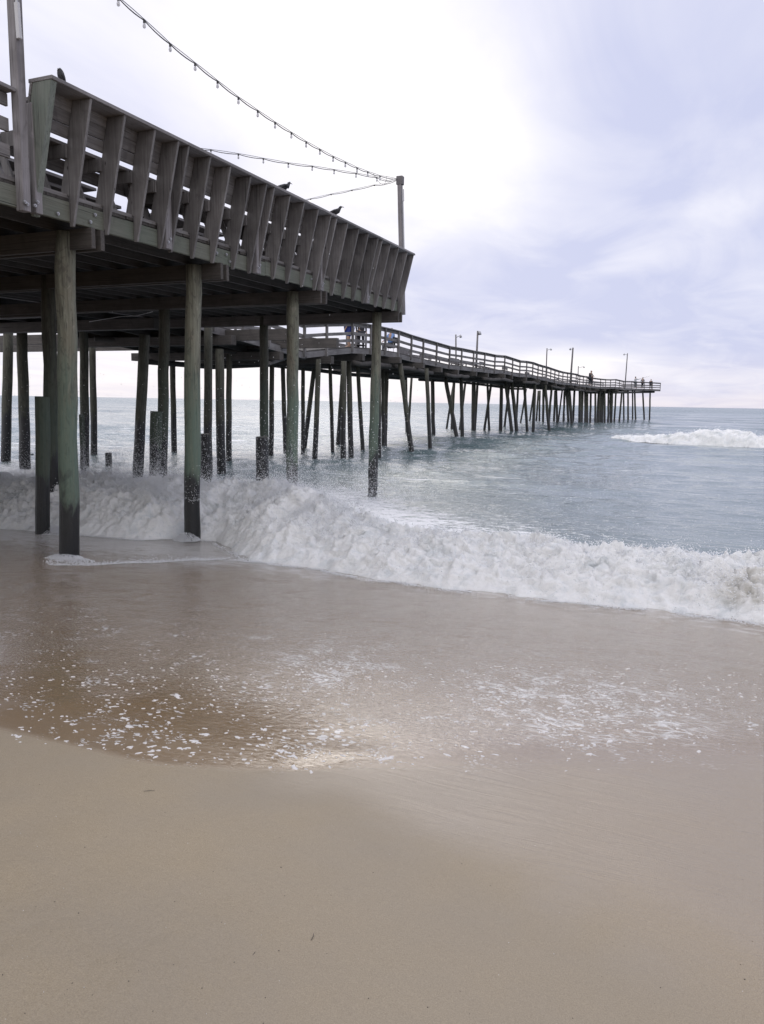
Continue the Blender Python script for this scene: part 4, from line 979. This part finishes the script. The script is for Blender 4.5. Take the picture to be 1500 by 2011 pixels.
# ------------------------------------------------------------------ people
def skin_mesh(name, joints, bones, m, parent, sub=2):
    me = bpy.data.meshes.new(name); keys = list(joints); ix = {k_: i for i, k_ in enumerate(keys)}
    me.from_pydata([joints[k_][0] for k_ in keys], [(ix[a], ix[c]) for a, c in bones], []); me.update(); me.materials.append(m)
    o = bpy.data.objects.new(name, me); COL.objects.link(o)
    sk = o.modifiers.new('skin', 'SKIN'); sk.use_smooth_shade = True
    for i, k_ in enumerate(keys):
        r_ = joints[k_][1]; me.skin_vertices[0].data[i].radius = (r_, r_ * .85) if not isinstance(r_, tuple) else r_
    me.skin_vertices[0].data[0].use_root = True
    ss = o.modifiers.new('sub', 'SUBSURF'); ss.levels = sub; ss.render_levels = sub
    if parent: adopt(o, parent)
    return o
SKIN = plain('skin', (.42, .27, .20), .6, 0, .05)
def cloth(name, c): return plain(name, c, .85, 0, .2)
def person(foot, face, lab, shirt, pants, hair, pose='stand', h=1.75):
    """face: heading angle; local x right, y forward"""
    s = h / 1.75; foot = Vector(map(float, foot)); t = thing('person', foot, lab, 'person', 'people on the pier')
    R = Matrix.Rotation(face, 3, 'Z')
    L = lambda x, y, z: tuple(foot + R @ Vector((x * s, y * s, z * s)))
    sit = pose == 'sit'; dz_ = -.42 if sit else 0; lf = .12 if pose == 'lean' else 0.0
    J = {'pel': (L(0, 0, .93 + dz_), (.15 * s, .11 * s)), 'wst': (L(0, lf * .4, 1.10 + dz_), (.13 * s, .10 * s)), 'chs': (L(0, lf, 1.32 + dz_), (.165 * s, .11 * s)), 'nck': (L(0, lf * 1.4, 1.49 + dz_), .055 * s),
         'hd0': (L(0, .02 + lf * 1.6, 1.58 + dz_), .075 * s), 'hd1': (L(0, .03 + lf * 1.7, 1.68 + dz_), .088 * s), 'hd2': (L(0, .02 + lf * 1.7, 1.745 + dz_), .055 * s), 'nos': (L(0, .115 + lf * 1.7, 1.63 + dz_), .016 * s)}
    B = [('pel', 'wst'), ('wst', 'chs'), ('chs', 'nck'), ('nck', 'hd0'), ('hd0', 'hd1'), ('hd1', 'hd2'), ('hd0', 'nos')]
    for sd, sg in (('l', -1), ('r', 1)):
        J['sh' + sd] = (L(sg * .19, lf, 1.42 + dz_), .058 * s)
        if pose == 'cast': el, ha = (sg * .22 + .12, .30, 1.30), (sg * .06 + .30, .58, 1.42)
        elif pose in ('lean', 'sit'): el, ha = (sg * .26, .16, 1.16), (sg * .16, .36, 1.08)
        elif pose == 'hips': el, ha = (sg * .36, -.02, 1.16), (sg * .20, .12, 1.02)
        else: el, ha = (sg * .25, -.02, 1.14), (sg * .24, .10, .90)
        J['el' + sd] = (L(el[0], el[1] + lf, el[2] + dz_), .042 * s); J['wr' + sd] = (L(ha[0], ha[1] + lf, ha[2] + dz_), .028 * s)
        hd = Vector(ha) - Vector(el); hd.normalize(); pm = Vector(ha) + hd * .07
        J['pm' + sd] = (L(pm.x, pm.y + lf, pm.z + dz_), .034 * s)
        B += [('chs', 'sh' + sd), ('sh' + sd, 'el' + sd), ('el' + sd, 'wr' + sd), ('wr' + sd, 'pm' + sd)]
        for f_ in range(4):
            tip = pm + hd * (.075 + .012 * (1.5 - abs(f_ - 1.5))) + Vector(((f_ - 1.5) * .022, 0, -.02)); J[f'f{f_}{sd}'] = (L(tip.x, tip.y + lf, tip.z + dz_), .009 * s); B.append(('pm' + sd, f'f{f_}{sd}'))
        tp_ = Vector(ha) + hd * .05 + Vector((-sg * .05, 0, .01)); J['th' + sd] = (L(tp_.x, tp_.y + lf, tp_.z + dz_), .010 * s); B.append(('wr' + sd, 'th' + sd))
        kn = (sg * .12, .42, .50) if sit else (sg * .11, .03, .50); an = (sg * .12, .42, .09) if sit else (sg * .12, 0, .09)
        J['kn' + sd] = (L(*kn), .060 * s); J['an' + sd] = (L(*an), .042 * s); J['to' + sd] = (L(an[0] + sg * .03, an[1] + .16, .035), .035 * s)
        J['hp' + sd] = (L(sg * .09, .0 if not sit else .05, .88 + dz_), .090 * s)
        B += [('pel', 'hp' + sd), ('hp' + sd, 'kn' + sd), ('kn' + sd, 'an' + sd), ('an' + sd, 'to' + sd)]
    skin_mesh('body', J, B, SKIN, t)
    grow = lambda k_, m_: (J[k_][0], tuple(v * m_ for v in J[k_][1]) if isinstance(J[k_][1], tuple) else J[k_][1] * m_)
    Sj = {k_: grow(k_, 1.42) for k_ in ('pel', 'wst', 'chs', 'shl', 'ell', 'shr', 'elr')}
    if shirt[1]: Sj['wrl'] = grow('wrl', 1.5); Sj['wrr'] = grow('wrr', 1.5)
    Bs = [('pel', 'wst'), ('wst', 'chs'), ('chs', 'shl'), ('shl', 'ell'), ('chs', 'shr'), ('shr', 'elr')] + ([('ell', 'wrl'), ('elr', 'wrr')] if shirt[1] else [])
    skin_mesh('shirt', Sj, Bs, shirt[0], t)
    ks = ('pel', 'hpl', 'knl', 'hpr', 'knr') + (('anl', 'anr') if pants[1] else ())
    Pj = {k_: grow(k_, 1.38) for k_ in ks}
    Bp = [('pel', 'hpl'), ('hpl', 'knl'), ('pel', 'hpr'), ('hpr', 'knr')] + ([('knl', 'anl'), ('knr', 'anr')] if pants[1] else [])
    skin_mesh('trousers', Pj, Bp, pants[0], t)
    Hj = {'a': (L(0, -.01 + lf * 1.7, 1.66 + dz_), .092 * s), 'b': (L(0, .0 + lf * 1.7, 1.745 + dz_), .075 * s), 'c': (L(0, -.05 + lf * 1.6, 1.58 + dz_), .06 * s)}
    skin_mesh('hair', Hj, [('a', 'b'), ('a', 'c')], hair, t)
    return t, L
K_NAVY = cloth('navy_cloth', (.03, .05, .25)); K_BLUE = cloth('light_blue_cloth', (.20, .33, .62)); K_LIME = cloth('lime_cloth', (.45, .62, .25)); K_PINK = cloth('pink_cloth', (.62, .14, .20))
K_DARK = cloth('dark_cloth', (.03, .03, .04)); K_GREY = cloth('grey_cloth', (.16, .17, .19)); K_WHITE = cloth('pale_cloth', (.5, .52, .55))
H_DK = cloth('dark_hair', (.03, .025, .02)); H_GR = cloth('grey_hair', (.30, .29, .28))
def on_pier(px, py, x_):
    p_ = onx(px, py, x_); return (x_, p_[1], zl(p_[1]))
f_ = on_pier(768, 645, -15.55); person(f_, radians(150), 'seated person in a light blue shirt behind the pier railing', (K_BLUE, True), (K_GREY, True), H_GR, 'sit')
ch = thing('folding_chair', f_, 'low chair under the person in the light blue shirt', 'chair')
for nm, lo, hi in (('seat', (-.28, -.28, .40), (.28, .28, .44)), ('backrest', (.24, -.28, .55), (.28, .28, .85))):
    b = MB(); b.box((f_[0] + lo[0], f_[1] + lo[1], f_[2] + lo[2]), (f_[0] + hi[0], f_[1] + hi[1], f_[2] + hi[2])); b.build(nm, M_DARK, ch)
for sx in (-1, 1):
    for sy in (-1, 1): b = MB(); b.tube([(f_[0] + sx * .25, f_[1] + sy * .25, f_[2]), (f_[0] + sx * .25, f_[1] + sy * .25, f_[2] + (.41 if sx < 0 else .86))], .015, 6); b.build('leg', M_METAL, ch)
f_ = on_pier(686, 640, -15.8); person(f_, radians(100), 'standing person in lime shirt and blue shorts, half hidden by the platform beam', (K_LIME, False), (K_NAVY, False), H_DK)
f_ = on_pier(709, 645, -16.2); person(f_, radians(220), 'person in dark clothes right of the one in blue shorts', (K_DARK, True), (K_DARK, True), H_DK)
y_ = 15.6; person((-10.5, y_, z_dk(y_)), radians(20), 'person in a red pink top glimpsed through the bench back ribs', (K_PINK, False), (K_GREY, True), H_DK, 'sit', 1.7)
def at_px(px, py_head, D, drop=1.72):
    p_ = atd(px, py_head, D); return (p_[0], p_[1], p_[2] - drop)
person(at_px(1158.5, 729, 98, 1.78), radians(240), 'taller dark figure leaning at the rail, left of a pair', (K_DARK, True), (K_DARK, True), H_DK, 'lean', 1.85)
person(at_px(1161, 733.5, 99, 1.68), radians(200), 'shorter brown haired figure beside the taller dark one', (cloth('brown_cloth', (.16, .10, .09)), True), (K_DARK, True), H_DK, 'stand', 1.7)
_, L_ = person(at_px(1248, 740, 117.5), radians(-50), 'person in pale top holding a fishing rod out over the rail', (K_WHITE, True), (K_GREY, True), H_DK, 'cast')
b = MB(); b.tube([L_(.30, .5, 1.36), L_(.55, 1.1, 1.6), L_(.9, 1.9, 1.85)], [.018, .012, .006], 6)
tag(b.build('fishing_rod', M_DARK), 'dark fishing rod held out by the person in the pale top', 'fishing rod')
person(at_px(1262.3, 741, 119), radians(150), 'stout person in grey with elbows out near the pier end', (K_GREY, True), (K_DARK, True), H_DK, 'hips', 1.72)
person(at_px(1278.5, 744, 121), radians(180), 'dark figure standing last before the pier end', (K_DARK, True), (K_DARK, True), H_DK, 'stand', 1.66)
# cooler box and bait table
f_ = on_pier(700, 660, -16.4); t = thing('bait_table', f_, 'grey bait table on the pier beside the person in dark clothes', 'table')
b = MB(); b.box((f_[0] - .3, f_[1] - .7, f_[2] + .78), (f_[0] + .3, f_[1] + .7, f_[2] + .84)); b.build('table_top', M_AL, t)
b = MB(); b.box((f_[0] - .25, f_[1] - .6, f_[2] + .25), (f_[0] + .25, f_[1] + .6, f_[2] + .30)); b.build('shelf', M_AL, t)
for sx in (-1, 1):
    for sy in (-1, 1): b = MB(); b.bar((f_[0] + sx * .24, f_[1] + sy * .6, f_[2]), (f_[0] + sx * .24, f_[1] + sy * .6, f_[2] + .78), .07, .07, up=(0, 1, 0)); b.build('leg', M_UP, t)

# ------------------------------------------------------------------ birds on the cap rail
M_BIRD = plain('dark_plumage', (.018, .018, .024), .55); M_BEAK = plain('beak_and_legs', (.06, .04, .035), .5)
def bird(px, head, lab, tall=0.0, sc=1.0):
    y_ = float(onx(px, 140 + .49 * (px - 109), -7.05)[1]); foot = Vector((-7.08, y_, z_rt(y_)))
    t = thing('bird', foot, lab, 'bird', 'dark birds perched on the bench back')
    R = Matrix.Rotation(head, 3, 'Z'); L = lambda y, z, x=0: foot + R @ Vector((x * sc, y * sc, z * sc))
    if tall: pts = [(-.05, -.02, .010), (-.045, .03, .035), (-.02, .08, .055), (.0, .13, .06), (.01, .175, .056), (.02, .205, .046), (.035, .222, .036), (.05, .22, .020)]
    else: pts = [(-.17, .075, .008), (-.12, .085, .022), (-.06, .09, .042), (.0, .10, .052), (.045, .12, .044), (.07, .15, .028), (.082, .175, .025), (.10, .185, .022), (.115, .183, .010)]
    b = MB(); b.tube([L(y, z) for y, z, r in pts], [r * sc for y, z, r in pts], 12); o = b.build('body', M_BIRD, t, smooth=True)
    for s in (-1, 1):
        b = MB(); mid = pts[3]; b.tube([L(.02, .19, s * .045), L(.0, .13, s * .056), L(-.03, .07, s * .045), L(-.055, .01, s * .015)] if tall else [L(mid[0] + .04, mid[1] + .02, s * .040), L(mid[0] - .02, mid[1] + .01, s * .048), L(mid[0] - .10, mid[1] - .02, s * .030), L(mid[0] - .15, mid[1] - .03, s * .012)], [.012 * sc, .026 * sc, .016 * sc, .004 * sc], 8); b.build('wing', M_BIRD, t, smooth=True)
        b = MB(); b.tube([L(.01, .07, s * .018), L(.0, .03, s * .02), L(.012, .0, s * .02), L(.04, .002, s * .025)], .004 * sc, 6); b.build('leg', M_BEAK, t)
    e_ = pts[-2]; b = MB(); b.tube([L(.05, .215), L(.062, .195), L(.06, .17)] if tall else [L(e_[0] + .012, e_[1]), L(e_[0] + .045, e_[1] - .004), L(e_[0] + .06, e_[1] - .012)], [.010 * sc, .006 * sc, .002 * sc], 7); b.build('beak', M_BEAK, t)
bird(124, radians(160), 'dark bird hunched upright on the rail, nearest the timber pole', 1.0, .68)
bird(563, radians(-20), 'plump dark pigeon in the middle of the rail', 0.0, 1.0)
bird(662, radians(-75), 'slim dark bird with long beak, nearest the seaward corner', 0.0, 1.05)

# drooping wires under the platform
b = MB(); pts = [ony(x, y, 12.5) for x, y in ((175, 632), (205, 627), (235, 622), (270, 620), (300, 612))]; b.tube(pts, .006, 6)
tag(b.build('loose_wire', M_METAL, None, True), 'thin pale wire sagging under the platform deck', 'wire')
